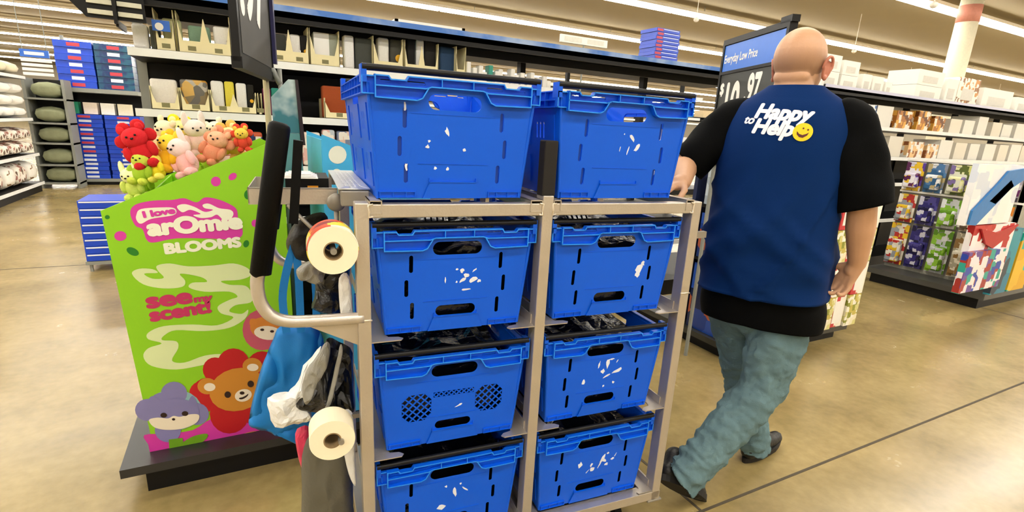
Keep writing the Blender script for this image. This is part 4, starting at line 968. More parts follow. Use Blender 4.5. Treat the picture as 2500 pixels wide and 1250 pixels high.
# printing on the back of the vest
def vest_y(x, z):
    """back surface of the vest at x, z"""
    best = min(range(len(VR)), key=lambda i: abs(VR[i][0]-z)); a = VR[best]; b = VR[min(best+1, len(VR)-1)] if z > a[0] else VR[max(best-1, 0)]
    f = 0 if a is b or a[0] == b[0] else (z-a[0])/(b[0]-a[0]); g = [p*(1-f)+q*f for p, q in zip(a, b)]
    t = min(.999, abs((x-g[1])/g[3])); y = g[2]-g[5]*(1-t**g[6])**(1/g[6])
    return y - vfold(Vector((x, y, z))) - .0046
def back_print(name, bm, m, off, parent, x0, z0, rot, sc_=1, dens=.02):
    bmesh.ops.triangulate(bm, faces=bm.faces)
    for it in range(4):
        es = [e for e in bm.edges if e.calc_length() > dens]
        if not es: break
        bmesh.ops.subdivide_edges(bm, edges=es, cuts=1); bmesh.ops.triangulate(bm, faces=bm.faces)
    for v in bm.verts:
        x, z = v.co.x*sc_, v.co.y*sc_; X = x0+x*math.cos(rot)-z*math.sin(rot); Z = z0+x*math.sin(rot)+z*math.cos(rot)
        v.co = Vector((X, vest_y(X, Z)-off-v.co.z, Z))
    return meshobj(name, bm, m, parent)
PR = mat('white_vest_print', '#f6f7fb', .6, var=0)
pr = back_print('slogan', textmesh('Happy', .066, .0034, .25, space=1.0), PR, .0014, vest, -.098, 1.480, math.radians(-3))
pr['label'] = 'white slogan printed on the back'
back_print('slogan', textmesh('Help', .066, .0034, .25, space=1.0), PR, .0018, vest, -.096, 1.430, math.radians(-3))
back_print('slogan', textmesh('to', .038, .0014, .25, space=1.0), PR, .0014, vest, -.128, 1.460, math.radians(-3))
def circ(r, n=28, sx=1): 
    bm = bmesh.new(); bm.faces.new([bm.verts.new((r*sx*math.cos(2*PI*k/n), r*math.sin(2*PI*k/n), 0)) for k in range(n)]); return bm
sm_ = back_print('smiley_emblem', circ(.029), mat('yellow_vest_print', '#f7cf00', .6, var=0), .0026, vest, .062, 1.437, 0)
bm = bmesh.new(); bm.faces.new([bm.verts.new((x, y, 0)) for x, y in [(-.016, .006), (-.017, -.004), (-.011, -.014), (.0, -.018), (.012, -.013), (.018, -.004), (.010, -.007), (-.001, -.009), (-.010, -.004)]])
back_print('smile', bm, mat('dark_smile_print', '#5a1c12', .6, var=0), .0034, sm_, .062, 1.437, .2)
for x, y in ((.0, .012), (.014, .008)): back_print('smiley_eye', circ(.0028, 10), MC['dark_smile_print'], .0034, sm_, .062+x, 1.437+y, 0)

# ------------------------------------------------------------------ long double sided shelf run behind the cart
GY = 3.3; GD = .46
def on_g(px, py, y=GY): P = on(px, py, 'Y', y); return (P.x, P.z)
def gondola(name, label, x0, x1, levels, top, bays, depth=GD, y=GY, back=None, base=True, lip=True, header=False):
    g = empty(name, (0, 0, 0)); tag(g, label, 'shelving')
    n = int(round((x1-x0)/bays)); xs = [x0+(x1-x0)*i/n for i in range(n+1)]
    for x in xs:
        bm = bmesh.new(); box(bm, (x-.022, y+depth-.03, 0), (x+.022, y+depth+.03, top)); meshobj('upright', bm, GREY if x == x0 else BLACKM, g)
    for z in levels:
        a, b, d = (z[1], z[2], z[0]) if isinstance(z, tuple) else (x0, x1, z)
        bm = bmesh.new(); box(bm, (a, y+.012, d-.035), (b, y+depth, d)); meshobj('shelf', bm, BLACKM, g)
        if lip:
            bm = bmesh.new(); x = a
            box(bm, (a, y, d-.036), (b, y+.012, d+.002)); meshobj('price_strip', bm, PRICE, g)
    if back:
        bm = bmesh.new(); box(bm, (back[0], y+depth-.01, .1), (back[1], y+depth+.01, back[2])); meshobj('back_panel', bm, BLACKM, g)
    if base:
        bm = bmesh.new(); box(bm, (x0, y+.03, 0), (x1, y+2*depth-.03, .14)); meshobj('base_deck', bm, BLACKM, g)
    bm = bmesh.new(); box(bm, (x0, y-.02, top-.05), (x1, y+2*depth, top-.02)); box(bm, (x0, y-.02, top-.075), (x1, y+.0, top-.0)); box(bm, (x0, y+.22, top-.10), (x1, y+.25, top-.05)); meshobj('top_shelf', bm, BLACKM, g)
    return g
g = gondola('shelf_run', 'long black shelving run behind the cart with blue edged top shelf', -.46, 4.42, [1.40, 1.12, .82, .52, (1.69, -.46, 2.2)], 1.965, 1.22, back=(-.44, 1.2, 1.69))
BL = mat('blue_price_strip', '#3f74c4', .45, vs=3, c2='#9fb6d8')
bm = bmesh.new(); box(bm, (-.46, GY-.026, 1.945), (4.42, GY-.020, 1.975)); meshobj('blue_price_strip', bm, BL, g)
# upper goods: folded fabric packs standing in cream trays
fab = lambda c: mat('fabric_'+c, '#'+c, .9, var=.1, vs=120, bump=.3, bs=400)
def pack(px0, px1, py0, shelf_z, col, label, name='fabric_pack', cat='package', group='fabric packs on the shelf', y=GY+.06, d=.07, band=None, dot=None, lean_=0, m=None):
    x0, zt = on_g(px0, py0, y); x1, _ = on_g(px1, py0, y); zt = max(zt, shelf_z+.05)
    t = empty(name, ((x0+x1)/2, y, shelf_z)); tag(t, label, cat, group); hw = (x1-x0)/2*.97; h = zt-shelf_z
    bm = bmesh.new(); box(bm, (-hw, 0, .001), (hw, d, h)); o = meshobj('pack', bm, m or fab(col), t); md = o.modifiers.new('b', 'BEVEL'); md.width = min(.012, hw*.4); md.segments = 3
    if band:
        bm = bmesh.new(); box(bm, (-hw*band[1], -.002, h*band[2]), (hw*band[3], .0005, h*band[4])); meshobj('paper_band', bm, mat('band_'+band[0], '#'+band[0], .6, var=.02), t)
    if dot:
        bm = bmesh.new(); tube(bm, [(hw*.2, -.003, h*.45), (hw*.2, 0, h*.45)], min(.022, hw*.6), 16); meshobj('round_sticker', bm, mat('amber_sticker', '#f2b81c', .5, var=0), t)
    return t
def tray(px0, px1, shelf_z, label, h=.16, y=GY+.025, vn=2, col=None):
    x0, _ = on_g(px0, 200, y); x1, _ = on_g(px1, 200, y); hw = (x1-x0)/2
    t = empty('display_tray', ((x0+x1)/2, y, shelf_z)); tag(t, label, 'tray', 'cream display trays on the shelf')
    pts = [(-hw, 0)]; n = vn
    top = []
    for i in range(n):
        a = -hw+2*hw*i/n; b = a+2*hw/n; top += [(a+.001, h), (a+(b-a)*.18, h*.35), (b-(b-a)*.18, h*.35), (b-.001, h)]
    out = [(-hw, 0)]+top+[(hw, 0)]
    bm = bmesh.new(); quadprism(bm, out, 0, .004); box(bm, (-hw, 0, 0), (-hw+.004, .24, h*1.15)); box(bm, (hw-.004, 0, 0), (hw, .24, h*1.15)); box(bm, (-hw, .0, 0), (hw, .24, .004))
    meshobj('carton', bm, col or CREAM, t)
    bm = bmesh.new()
    for i in range(n): cxx = -hw+2*hw*(i+.5)/n; box(bm, (cxx-.018, -.001, .012), (cxx+.018, 0.0, .034))
    meshobj('size_label', bm, mat('grey_olive_label', '#7d7850', .6), t)
    return t
S1, S2, S3 = 1.692, 1.402, 1.122
up = [(318, 358, 55, 'f4f3ee', 'white boxed pack at the far left end of the upper shelf'), (362, 388, 62, '4e5148', 'dark grey pack left of the cream and green pack'), (392, 440, 42, 'cfd0a0', 'cream and sage rolled throw at the left of the upper shelf'), (456, 512, 60, '7d9c84', 'sage green pack between two cream tray notches, upper shelf'), (518, 562, 62, 'f3f1ea', 'white pack with dark window right of the sage pack'), (660, 698, 80, '3c3d38', 'charcoal pack just right of the hanging price sign'), (706, 732, 82, 'f3f1ea', 'white slim pack right of the charcoal pack by the sign'), (734, 752, 85, '191716', 'black slim pack with round amber sticker, left one'), (762, 826, 76, 'a3a99a', 'grey green pack with white paper band'), (838, 864, 84, 'f5f4f1', 'white slim pack with teal edge left of dark pack'), (866, 910, 90, '474a44', 'wide charcoal pack above the left blue crate'), (922, 950, 90, 'f1efe6', 'white slim pack right of wide charcoal pack'), (952, 988, 94, '4b4a40', 'olive charcoal pack with round amber sticker'), (994, 1014, 95, '171614', 'black narrow pack left of slim white one'), (1016, 1036, 96, 'f2f1ec', 'white slim pack between two black packs'), (1038, 1066, 98, '22201c', 'black pack right of slim white one'), (1074, 1112, 112, '24405f', 'navy pack at the right end of the fabric packs')]
for i, (a, b, t_, c, lab) in enumerate(up):
    pack(a, b, t_, S1, c, lab, band=('f5f4f0', .95, .1, .25, .98) if i in (8,) else (('2d3240', -.45, .1, .9, .55) if i == 4 else None), dot=i in (7, 12))
for a, b, lab, n in ((392, 440, 'cream tray under the sage throw', 1), (445, 572, 'cream tray with two notches left of price sign', 2), (662, 758, 'cream tray with amber stickered pack, right of the price sign', 2), (760, 832, 'cream tray holding the grey green pack', 1), (912, 985, 'cream tray above the left blue crate', 1), (988, 1070, 'cream tray with notches at the right end', 2), (1112, 1136, 'narrow cream tray ending the row', 1)):
    tray(a, b, S1, lab+', upper shelf', .17, vn=n)
lo_ = [(362, 430, 190, 'f1ece6', 'white and blush pack at the left of the middle shelf'), (436, 505, 192, 'b98c3a', 'ochre patterned pack in grey wrapper, middle shelf'), (512, 544, 196, 'f4f3ef', 'white pack left of the yellow topped pack'), (546, 570, 198, 'e8d94e', 'yellow topped slim pack on middle shelf'), (574, 600, 202, 'f3f2ee', 'white slim pack right of yellow topped pack'), (602, 618, 206, '1c1a12', 'black pack with amber sticker on middle shelf'), (640, 660, 214, '8b2c62', 'plum pack behind the grip on middle shelf'), (661, 682, 214, '2f8c7c', 'teal pack behind the grip on middle shelf'), (700, 724, 196, 'e7c3c6', 'pink and white pack left of the teal folder'), (785, 852, 208, 'a44a1e', 'rust orange wide pack left of the blue crate, middle shelf')]
for i, (a, b, t_, c, lab) in enumerate(lo_):
    pack(a, b, t_, S2, c, lab, dot=i == 5, m=printmat('ochre_pack_print', ['#c08a28', '#6b6862', '#d9b060', '#8a7a5a', '#b9b3a8'], 22, boxy=False) if i == 1 else None)
for a, b, lab, n in ((362, 434, 'leftmost cream tray', 1), (436, 508, 'cream tray with the ochre pack', 1), (510, 622, 'cream tray with amber stickered pack', 2), (626, 636, 'slim cream tray beside the plum pack', 1), (690, 728, 'cream tray with pink pack', 1), (790, 862, 'cream tray with rust orange pack', 1)):
    tray(a, b, S2, lab+', middle shelf', .10, vn=n)
low = [(386, 440, 318, ('#f0d7b8', '#eb9d74', '#f7eee0', '#e8e2b8'), 'peach patterned card box left on the lower shelf'), (444, 512, 322, ('#f1dccf', '#e38f7a', '#b8616a', '#f6ead8'), 'pink patterned card box beside the peach one'), (516, 578, 324, ('#e9dcae', '#d8b884', '#f0e8cc'), 'tan patterned card box on the lower shelf'), (582, 608, 318, ('#f4f2ea', '#ece6d8'), 'plain white card box on the lower shelf'), (610, 640, 322, ('#24408a', '#c8552e', '#e8e0d0', '#203060'), 'navy and orange patterned card box near green peak'), (700, 732, 322, ('#e27c96', '#b83258', '#f5c6cc'), 'hot pink dotted card box left of the blue display'), (736, 782, 322, ('#f0ded0', '#e6b7ae', '#f6efe4'), 'blush card box behind the teal folder'), (786, 818, 316, ('#f6ece4', '#e8b9b0', '#c8d0d8'), 'cream floral card box above blue display'), (822, 866, 320, ('#f3ebe0', '#7d88a4', '#eac6b4'), 'cream and grey floral card box beside the crate')]
for a, b, t_, cs_, lab in low:
    pack(a, b, t_, S3, 'ffffff', lab, 'card_box', 'box', 'patterned card boxes on the lower shelf', y=GY+.03, m=printmat('card_'+lab[:10].replace(' ', '_')+str(a), list(cs_), 26))
# small white cartons right of the packs and a few along the same shelf
for k in range(16):
    a = 1140+k*13+(k % 3)*2; tp = 150+k*2.2+(0, 12, 5, 18)[k % 4]
    pack(a, a+11, tp, S1, 'f3f1e6', 'small white carton on the upper shelf, %s one right of the navy pack' % ORDS[k], 'small_carton', 'box', 'small white cartons on the upper shelf', y=GY+.05, m=mat('teal_carton', '#2f9a86', .5) if k == 4 else WHITE)
# things standing on the top shelf
t = empty('framed_display_board', (1.12, GY+.2, 1.967)); tag(t, 'long white framed flat panel lying on the top shelf', 'panel')
bm = bmesh.new(); 
for a, b in (((-.22, -.1, 0), (.24, -.09, .045)), ((-.22, .19, 0), (.24, .2, .045)), ((-.22, -.1, 0), (-.2, .2, .045)), ((.22, -.1, 0), (.24, .2, .045))): box(bm, a, b)
meshobj('rim', bm, WHITE, t); bm = bmesh.new(); box(bm, (-.2, -.09, .005), (.22, .19, .012)); meshobj('panel', bm, BLACKM, t)
def rackbox(name, x, y, z, w, d, h, m, label, cat, group, parts=None, rz=0):
    t = empty(name, (x, y, z), rz); tag(t, label, cat, group)
    bm = bmesh.new(); box(bm, (-w/2, 0, 0), (w/2, d, h)); o = meshobj('box_body', bm, m, t)
    for nm, (a, b), mm in parts or []:
        bm = bmesh.new(); box(bm, a, b); meshobj(nm, bm, mm, t)
    return t
BXB = mat('blue_gloss_carton', '#0f45c8', .3, var=.12, vs=9); RDL = mat('red_carton_print', '#c03a4a', .4, var=.2, vs=90); WHL = mat('white_carton_print', '#e9eef8', .4, var=.02)
# tower of blue boxes on a far top shelf, seen above the run
for k in range(9):
    y = 6.1; rackbox('flat_box', 5.55+.012*(k % 2), y, 2.42+.051*k, .44, .34, .047, BXB, 'flat blue box on the high stack left of the sign, %s in the stack' % ORD[k], 'box', 'blue boxes stacked on the far top shelf', [('red_label', ((-.21, -.002, .008), (-.10, 0, .038)), RDL), ('white_line', ((-.09, -.002, .03), (.2, 0, .038)), WHL)], rz=random.uniform(-.02, .02))
# far shelf runs, simpler, each with cartons along its top
WB = mat('warm_white_carton', '#efe9da', .6, var=.06, vs=3)
for j, (y, x0, x1, top) in enumerate(((6.1, 2.0, 6.4, 2.42), (9.6, 2.5, 12, 1.9))):
    g2 = gondola('shelf_run', ['high shelf rack one aisle behind the long run, under the blue stack', 'low shelving run two aisles behind the cart'][j], x0, x1, [1.75, 1.4, 1.0, .6] if j else [2.0, 1.7], top, 1.22 if j else 2.2, y=y, lip=True)
    for k in range(14 if j else 6):
        wv = random.uniform(.2, .45); xx = x0+.3+k*((x1-x0-.6)/(14 if j else 6)); 
        if j == 0 and 5.2 < xx < 5.9: continue
        rackbox('carton', xx, y+.1, top-.02 if j else 1.70, wv, .3, random.uniform(.12, .24), WB if k % 3 else mat('pale_tan_carton', '#c9b48c', .6), 'pale carton on the %s, %s from the left' % (['rack behind the long run', 'low run two aisles back'][j], ORDS[k]), 'box', 'cartons on the rear shelves')
# white hanging aisle board seen over the run
t = empty('aisle_board', (4.0, 6.0, 0)); P0 = on(1370, 82, 'Y', 6.0); P1 = on(1482, 118, 'Y', 6.0); t.location = (P0.x, 6.0, P1.z); tag(t, 'white two panel board standing above the long shelf run', 'sign')
w_, h_ = P1.x-P0.x, P0.z-P1.z
bm = bmesh.new(); box(bm, (0, 0, 0), (w_, .03, h_)); meshobj('board', bm, WHITE, t)
bm = bmesh.new(); box(bm, (w_*.08, -.003, h_*.2), (w_*.44, 0, h_*.8)); box(bm, (w_*.56, -.003, h_*.2), (w_*.92, 0, h_*.8)); meshobj('faint_print', bm, mat('pale_grey_print', '#dcdcd0', .6), t)
bm = bmesh.new(); tube(bm, [(w_/2, .015, 0), (w_/2, .015, -t.location.z)], .012, 8); meshobj('post', bm, GREY, t)
# right hand run on the same aisle line
gr = gondola('shelf_run', 'long black shelving run at right carrying white boxes and lights', 5.02, 13.56, [1.62, 1.31, (1.02, 5.02, 13.56), .6], 1.965, 1.22, back=(5.04, 13.5, 1.3))
bm = bmesh.new(); box(bm, (5.02, GY-.026, 1.94), (13.56, GY-.020, 1.968)); meshobj('white_price_strip', bm, mat('lilac_white_strip', '#c9cbe4', .4, vs=2, var=.2), gr)
# boxes on its top, then on the two shelves
tops = [(2018, 2060, 132), (2062, 2104, 148), (2110, 2132, 180), (2134, 2162, 186), (2165, 2180, 200), (2245, 2312, 172), (2316, 2345, 192), (2346, 2400, 190), (2402, 2480, 218), (2484, 2520, 238)]
AMB = printmat('amber_box_print', ['#f4ede0', '#c98a3a', '#f8f2e4', '#8d5a26', '#f4ede0'], 22)
for k, (a, b, t_) in enumerate(tops):
    y = GY+.05; x0 = on(a, t_, 'Y', y).x; x1 = on(b, t_, 'Y', y).x; zt = on((a+b)/2, t_, 'Y', y).z
    if k in (0, 1, 5): n = 2
    else: n = 1
    for i in range(n):
        hh = (zt-1.95)/n; rackbox('appliance_box', (x0+x1)/2, y, 1.947+hh*i, (x1-x0)*.96, .32, hh*.98, AMB if k == 7 else WHITE, 'white box on the right top shelf, %s from the left%s' % (ORDS[k], '' if n == 1 else (', lower' if i == 0 else ', upper')), 'box', 'white boxes on the right top shelf', [('grey_print', ((-(x1-x0)*.3, -.002, hh*.2), ((x1-x0)*.25, 0, hh*.6)), mat('soft_grey_print', '#d5d3ca', .5))])
pals = [['#f6f4ee', '#e4e2da', '#f2efe4', '#c9cdc8'], ['#f6efe0', '#b87324', '#e8b04a', '#6d3c14'], ['#f6f4ee', '#e9e4d2', '#d8d8d2'], ['#f4f2ea', '#f0c890', '#9a5a2c', '#f6f4ee']]
for lvl, z, top_, tint in ((0, 1.62, .24, (0, 0, 2, 0, 1, 1, 1, 2, 0, 0, 2, 0)), (1, 1.31, .23, (0, 2, 0, 0, 2, 3, 3, 0, 2, 0, 0, 2))):
    for k in range(22):
        x = 5.15+k*.37; wv = random.uniform(.24, .33); hh = top_*random.uniform(.65, 1)
        mm = printmat('shelf_box_print_%d' % tint[k % 12], pals[tint[k % 12]], 20) if tint[k % 12] % 2 else (WHITE if tint[k % 12] == 0 else WB)
        if k < 3: mm = printmat('blue_white_pack_print', ['#e8eef8', '#3a6fc0', '#16284c', '#7aa6dc', '#f4f6fa'], 14)
        rackbox('boxed_item', x, GY+.02+random.uniform(0, .05), z+.002, wv, .3, hh, mm, '%s box, %s shelf of right run, %s from left' % ('blue and white' if k < 3 else ('amber printed' if tint[k % 12] % 2 else 'white'), ('upper', 'lower')[lvl], (ORDS+['twenty-first', 'twenty-second'])[k]), 'box', 'boxed goods on the right shelf run')

# ------------------------------------------------------------------ toy display stand with hanging packs at right
X0 = 5.95
ts = empty('toy_stand', (X0, 1.98, 0)); tag(ts, 'grey pegboard stand at right hung with colourful toy packs on black base', 'display stand')
bm = bmesh.new(); box(bm, (0, 0, .10), (1.25, 1.05, .155)); meshobj('base_tray', bm, mat('grey_tray_top', '#4c4c49', .3, var=.1), ts)
bm = bmesh.new(); box(bm, (.04, .05, 0), (1.2, 1.0, .10)); meshobj('plinth', bm, BLACKM, ts)
bm = bmesh.new(); box(bm, (.30, .04, .155), (.33, 1.02, 1.30)); meshobj('pegboard', bm, mat('pale_pegboard', '#9c9a8e', .6, vs=60, var=.25), ts)
bm = bmesh.new(); box(bm, (.30, .04, .155), (1.2, .07, 1.30)); meshobj('end_board', bm, mat('pale_pegboard_2', '#a5a396', .6, vs=60, var=.25), ts)
bm = bmesh.new()
for z in (1.30, .98, .70): box(bm, (.27, .02, z-.012), (.30, 1.03, z+.006))
meshobj('hook_rail', bm, WHITE, ts)
tp = [['#5b3fa0', '#e9c22e', '#d9d3e8', '#5a2050', '#f0eef4'], ['#8a90a0', '#4c78a8', '#e9ecee', '#b7a878', '#2a5c88'], ['#c9cc7a', '#5c6a2c', '#e6e6b4', '#7b6aa0', '#dfe0cc'], ['#d8dc9a', '#4a5628', '#e8e8c4', '#c8cc6a', '#8e9a3a'], ['#6a2f6a', '#a8a6b8', '#3a3648', '#d6d4dc', '#7a3a78']]
tn = ['purple and yellow', 'grey and blue', 'olive and lilac', 'pale lime', 'plum and grey']
tq = [['#e8e4d0', '#b8322c', '#e8c22e', '#f2eee0', '#9aa0a8'], ['#2c2670', '#4a4490', '#15123c', '#d0d0e0', '#2c2670'], ['#6fa524', '#c8ccd0', '#5a8a1c', '#e4e8ea', '#8cc03a'], ['#8d8478', '#c8b8a0', '#3c362e', '#e0d8c8', '#6d5a48'], ['#e08a2c', '#e8e4dc', '#3e9a5a', '#f0b46a', '#5a4a70']]
tqn = ['cream and red', 'deep indigo', 'bright green', 'brown grey', 'orange and white']
for r in range(3):
    for k in range(5):
        yy = 1.02-.09-.195*k; z0, hh = ((.99, .29), (.66, .29), (.20, .44))[r]
        pal = (tp, tq, [tq[(i+0) % 5] for i in range(5)])[r][k] if r < 2 else [tq[0], tq[1], tq[2], ['#cfc8b4', '#e6e0cc', '#b0a890', '#8a6a3a'], ['#d8a024', '#e8b83a', '#5a3a78', '#f0e8d8']][k]
        nm = (tn, tqn, ['cream and maroon', 'dark indigo', 'leaf green', 'cream panelled', 'golden yellow'])[r][k]
        t = empty('toy_pack', (X0+.268, 1.98+yy, z0)); tag(t, '%s toy pack, %s row, %s on the stand' % (nm, ('top', 'middle', 'bottom')[r], ['farthest', 'second farthest', 'middle', 'second nearest', 'nearest'][k]), 'toy', 'toy packs hanging on the stand')
        wv = .17; sh = random.uniform(-.01, .02)
        bm = bmesh.new(); box(bm, (-.012, -wv/2, 0), (-.006, wv/2, hh)); o = meshobj('backing_card', bm, printmat('toy_print_%d_%d' % (r, k), pal, 20), t)
        bm = bmesh.new(); box(bm, (-.075, -wv/2+.02, .03), (-.012, wv/2-.02, hh*.62)); o = meshobj('blister', bm, printmat('toy_body_%d_%d' % (r, k), pal[::-1], 26, .25), t); md = o.modifiers.new('b', 'BEVEL'); md.width = .018; md.segments = 3
        bm = bmesh.new(); tube(bm, [(-.10, 0, hh-.02), (.032, 0, hh-.02)], .003, 6); meshobj('hook', bm, GREY, t)
# big cards facing the viewer on the near end
def bigcard(px0, py0, px1, py1, y, label, cols, sc_, extra=None, th=.05):
    P0 = on(px0, py0, 'Y', y); P1 = on(px0, py1, 'Y', y); P1.x = on(px1, py0, 'Y', y).x; t = empty('boxed_toy', (P0.x, y, max(P1.z, .157))); tag(t, label, 'toy', 'boxed toys at the near end of the stand')
    w_, h_ = P1.x-P0.x, P0.z-max(P1.z, .157)
    bm = bmesh.new(); box(bm, (0, 0, 0), (w_, th, h_)); meshobj('carton', bm, printmat(label[:12].replace(' ', '_'), cols, sc_), t)
    for nm, pts, m_ in extra or []:
        bm = bmesh.new(); vs = [bm.verts.new((a*w_, -.004, b*h_)) for a, b in pts]; f = bm.faces.new(vs); e = bmesh.ops.extrude_face_region(bm, geom=[f]); 
        for v in e['geom']:
            if isinstance(v, bmesh.types.BMVert): v.co.y -= .015
        bmesh.ops.recalc_face_normals(bm, faces=bm.faces); meshobj(nm, bm, m_, t)
    return t
CB_ = mat('toy_blue', '#2f7cc4', .35, var=.1); TAN = mat('toy_tan', '#b98650', .5); RD = mat('toy_red', '#b81e22', .4, var=.1)
bigcard(2395, 400, 2505, 548, 1.95, 'white blister card with a blue toy tool at the near end', ['#f6f6f4', '#eef0f4', '#f8f8f8', '#d8e0ee'], 7, [('blue_tool', [(.05, .02), (.2, .0), (.75, .6), (1, .75), (.95, .95), (.6, .9), (.45, .7), (.05, .25)], CB_), ('tan_part', [(.35, .4), (.5, .35), (.8, .65), (.7, .75)], TAN)])
bigcard(2382, 552, 2480, 616, 1.95, 'white and red toy box under the blue tool card', ['#f4f0ee', '#b81e22', '#f6f4f4', '#c83a3a'], 10, [('red_shape', [(.1, .9), (.3, .3), (.5, .1), (.8, .5), (1, .95), (.5, .7)], RD)])
bigcard(2368, 618, 2460, 712, 1.91, 'white, violet and teal toy box on the base tray corner', ['#f2eef4', '#6a4a9c', '#f4f0ee', '#a8342e', '#2fa898', '#2a48b0'], 13)
bigcard(2465, 560, 2500, 720, 1.96, 'narrow teal and dark toy box at the right edge', ['#1f7f9c', '#2a3a4a', '#2896a8'], 5)
bigcard(2502, 570, 2540, 720, 1.96, 'golden yellow toy box cut by the right photo edge', ['#e8b41c', '#f0c430', '#2ab8a8'], 5)

# ------------------------------------------------------------------ endcap stand in front of the man with price sign
es = empty('endcap_stand', (2.69, 2.04, 0)); tag(es, 'black based aisle end stand beyond the cart and the man', 'display stand')
bm = bmesh.new(); box(bm, (0, 0, .075), (1.26, 1.0, .115)); meshobj('base_tray', bm, mat('dark_grey_tray', '#35352f', .35), es)
bm = bmesh.new(); box(bm, (.05, .05, 0), (1.2, .95, .075)); meshobj('plinth', bm, BLACKM, es)
bm = bmesh.new(); box(bm, (.04, .5, .115), (.84, .53, 1.30)); meshobj('centre_board', bm, mat('navy_board', '#16244a', .5, var=.3, vs=8), es)
for z in (.62, .98):
    bm = bmesh.new(); box(bm, (.03, .1, z-.02), (.84, .5, z)); meshobj('shelf', bm, BLACKM, es)
blp = ['#15306e', '#274fa8', '#a8563c', '#10183a', '#1c3c88', '#0e2048']
for k in range(5):
    for r in range(3):
        z = (.117, .622, .982)[r]; h_ = (.46, .30, .24)[r]
        if r == 2: pal, nm = ['#a8b4c0', '#8a2f3c', '#e2e6ea', '#5a6a80', '#c8d4dc'], 'clear and red wrapped'
        else: pal, nm = blp, 'dark blue picture'
        xx = 2.69+.14+.215*k
        if k > 3 or (k == 3 and r): continue
        rackbox('toy_box', xx, 2.04+.12+.02*(k % 2), z, .21, .3, h_, printmat('endcap_print_%d' % r, pal, (7, 9, 16)[r], .2), '%s toy box on aisle end stand, %s level, %s from left' % (nm, ('bottom', 'middle', 'top')[r], ORDS[k]), 'toy', 'toy boxes on the aisle end stand')
# red, white and gold gift cartons at the right end of this stand
GP = printmat('gift_print', ['#f6f2e2', '#c8343c', '#f8f6ec', '#a8a43a', '#f4f0e0', '#d86a5a', '#e8e4b8'], 13, stretch=(1, 1, .5))
GP2 = printmat('gift_print_gold', ['#d8d28a', '#f6f2e2', '#8f9438', '#f0e8c8', '#c8b85a'], 26)
for c in range(3):
    for r in range(4):
        xx = 3.62+.155*c
        rackbox('gift_carton', xx, 2.02+.015*(c % 2), .117+.245*r, .145, .32, .24, GP if (c+r) % 2 else GP2, '%s gift carton, %s column from the man, %s in its stack' % ('red and white' if (c+r) % 2 else 'gold patterned', ('nearest', 'middle', 'farthest')[c], ORD[r]), 'box', 'gift cartons stacked behind the man', [('white_panel', ((-.05, -.002, .03), (.05, 0, .20)), WHITE)] if (c+r) % 2 else None)
# price sign on its post, turned along the aisle
a0 = on(1768, 180, 'Y', 2.30); ps = empty('price_sign', (a0.x, a0.y, 0)); tag(ps, 'black framed sign with blue header and large white price behind the bald head', 'sign')
d22 = math.radians(22); SX = Matrix.Translation((0, 0, 0)) @ Matrix.Rotation(math.radians(90-22), 4, 'Z')   # local x runs along the board towards the viewer's left -> right, receding
# board: local x from 0 (left, far) to -L (towards the viewer, right)
def spt(px, py):
    """board coordinates of a point of the sign"""
    n = Vector((math.cos(d22), -math.sin(d22), 0)); d = CR*((px-1250)/F)-CU*((py-CY0)/F)+CF; t = (Vector((a0.x, a0.y, 0))-CP).dot(n)/d.dot(n); P = CP+d*t
    return ((P-Vector((a0.x, a0.y, 0))).dot(Vector((math.sin(d22), math.cos(d22), 0))), P.z)
s0 = spt(1770, 118); s1 = spt(1932, 62); L_ = -s1[0]; zt = (s0[1]+s1[1])/2; zm = (spt(1770, 180)[1]+spt(1874, 156)[1])/2
SL = Matrix.Rotation(-d22+math.radians(90), 4, 'Z')
def sb(a, b, m, nm, par=ps):
    bm = bmesh.new(); box(bm, a, b, SL); return meshobj(nm, bm, m, par)
bmf = bmesh.new()
for a, b in (((-L_, -.02, zt-.0), (0.0, .02, zt+.03)), ((-.0, -.02, 1.25), (.02, .02, zt+.03)), ((-L_-.02, -.02, 1.25), (-L_, .02, zt+.03)), ((-L_, -.012, 1.25), (0, .012, zt)), ((-L_, -.02, zm-.012), (0, .02, zm+.004)), ((-L_-.03, -.02, zt+.02), (-L_+.06, .02, zt+.05))): box(bmf, a, b, SL)
meshobj('frame', bmf, BLACKM, ps)
side_ = 1 if (SL @ Vector((0, 1, 0))).dot(CP-Vector((a0.x, a0.y, 1.4))) > 0 else -1
yy = .0135*side_
hb_ = sb((-L_+.0, min(yy, yy*1.1), zm+.004), (0, max(yy, yy*1.1), zt-.004), mat('blue_header_card', '#3877dd', .45, var=.05), 'header')
pc_ = sb((-L_, min(yy, yy*1.1), 1.27), (0, max(yy, yy*1.1), zm-.014), mat('grey_black_card', '#2c2f2c', .5, var=.3, vs=10), 'price_card')
def stxt(s, x, z, size, bold, m, par, sx=1.0):
    bm = textmesh(s, size, bold)
    for v in bm.verts:
        lx = x + v.co.x*sx
        v.co = SL @ Vector((-lx, yy*1.15+side_*v.co.z, z+v.co.y))
    return meshobj('lettering', bm, m, par)
stxt('Everyday Low Price', .012, zm+.05, .062, .0012, WHITE, hb_, (L_*.62)/.52)
stxt('$', .012, 1.655, .085, .004, WHITE, pc_); stxt('10', .060, 1.50, .30, .011, WHITE, pc_, .62); stxt('.97', .29, 1.60, .20, .008, WHITE, pc_, .62)
bm = bmesh.new(); tube(bm, [(SL @ Vector((-L_/2, 0, 1.26))), (SL @ Vector((-L_/2, 0, 1.302)))], .012, 8); tube(bm, [(SL @ Vector((-.05, 0, 0))), (SL @ Vector((-.05, 0, 1.3)))], .012, 8); meshobj('post', bm, GREY, ps)

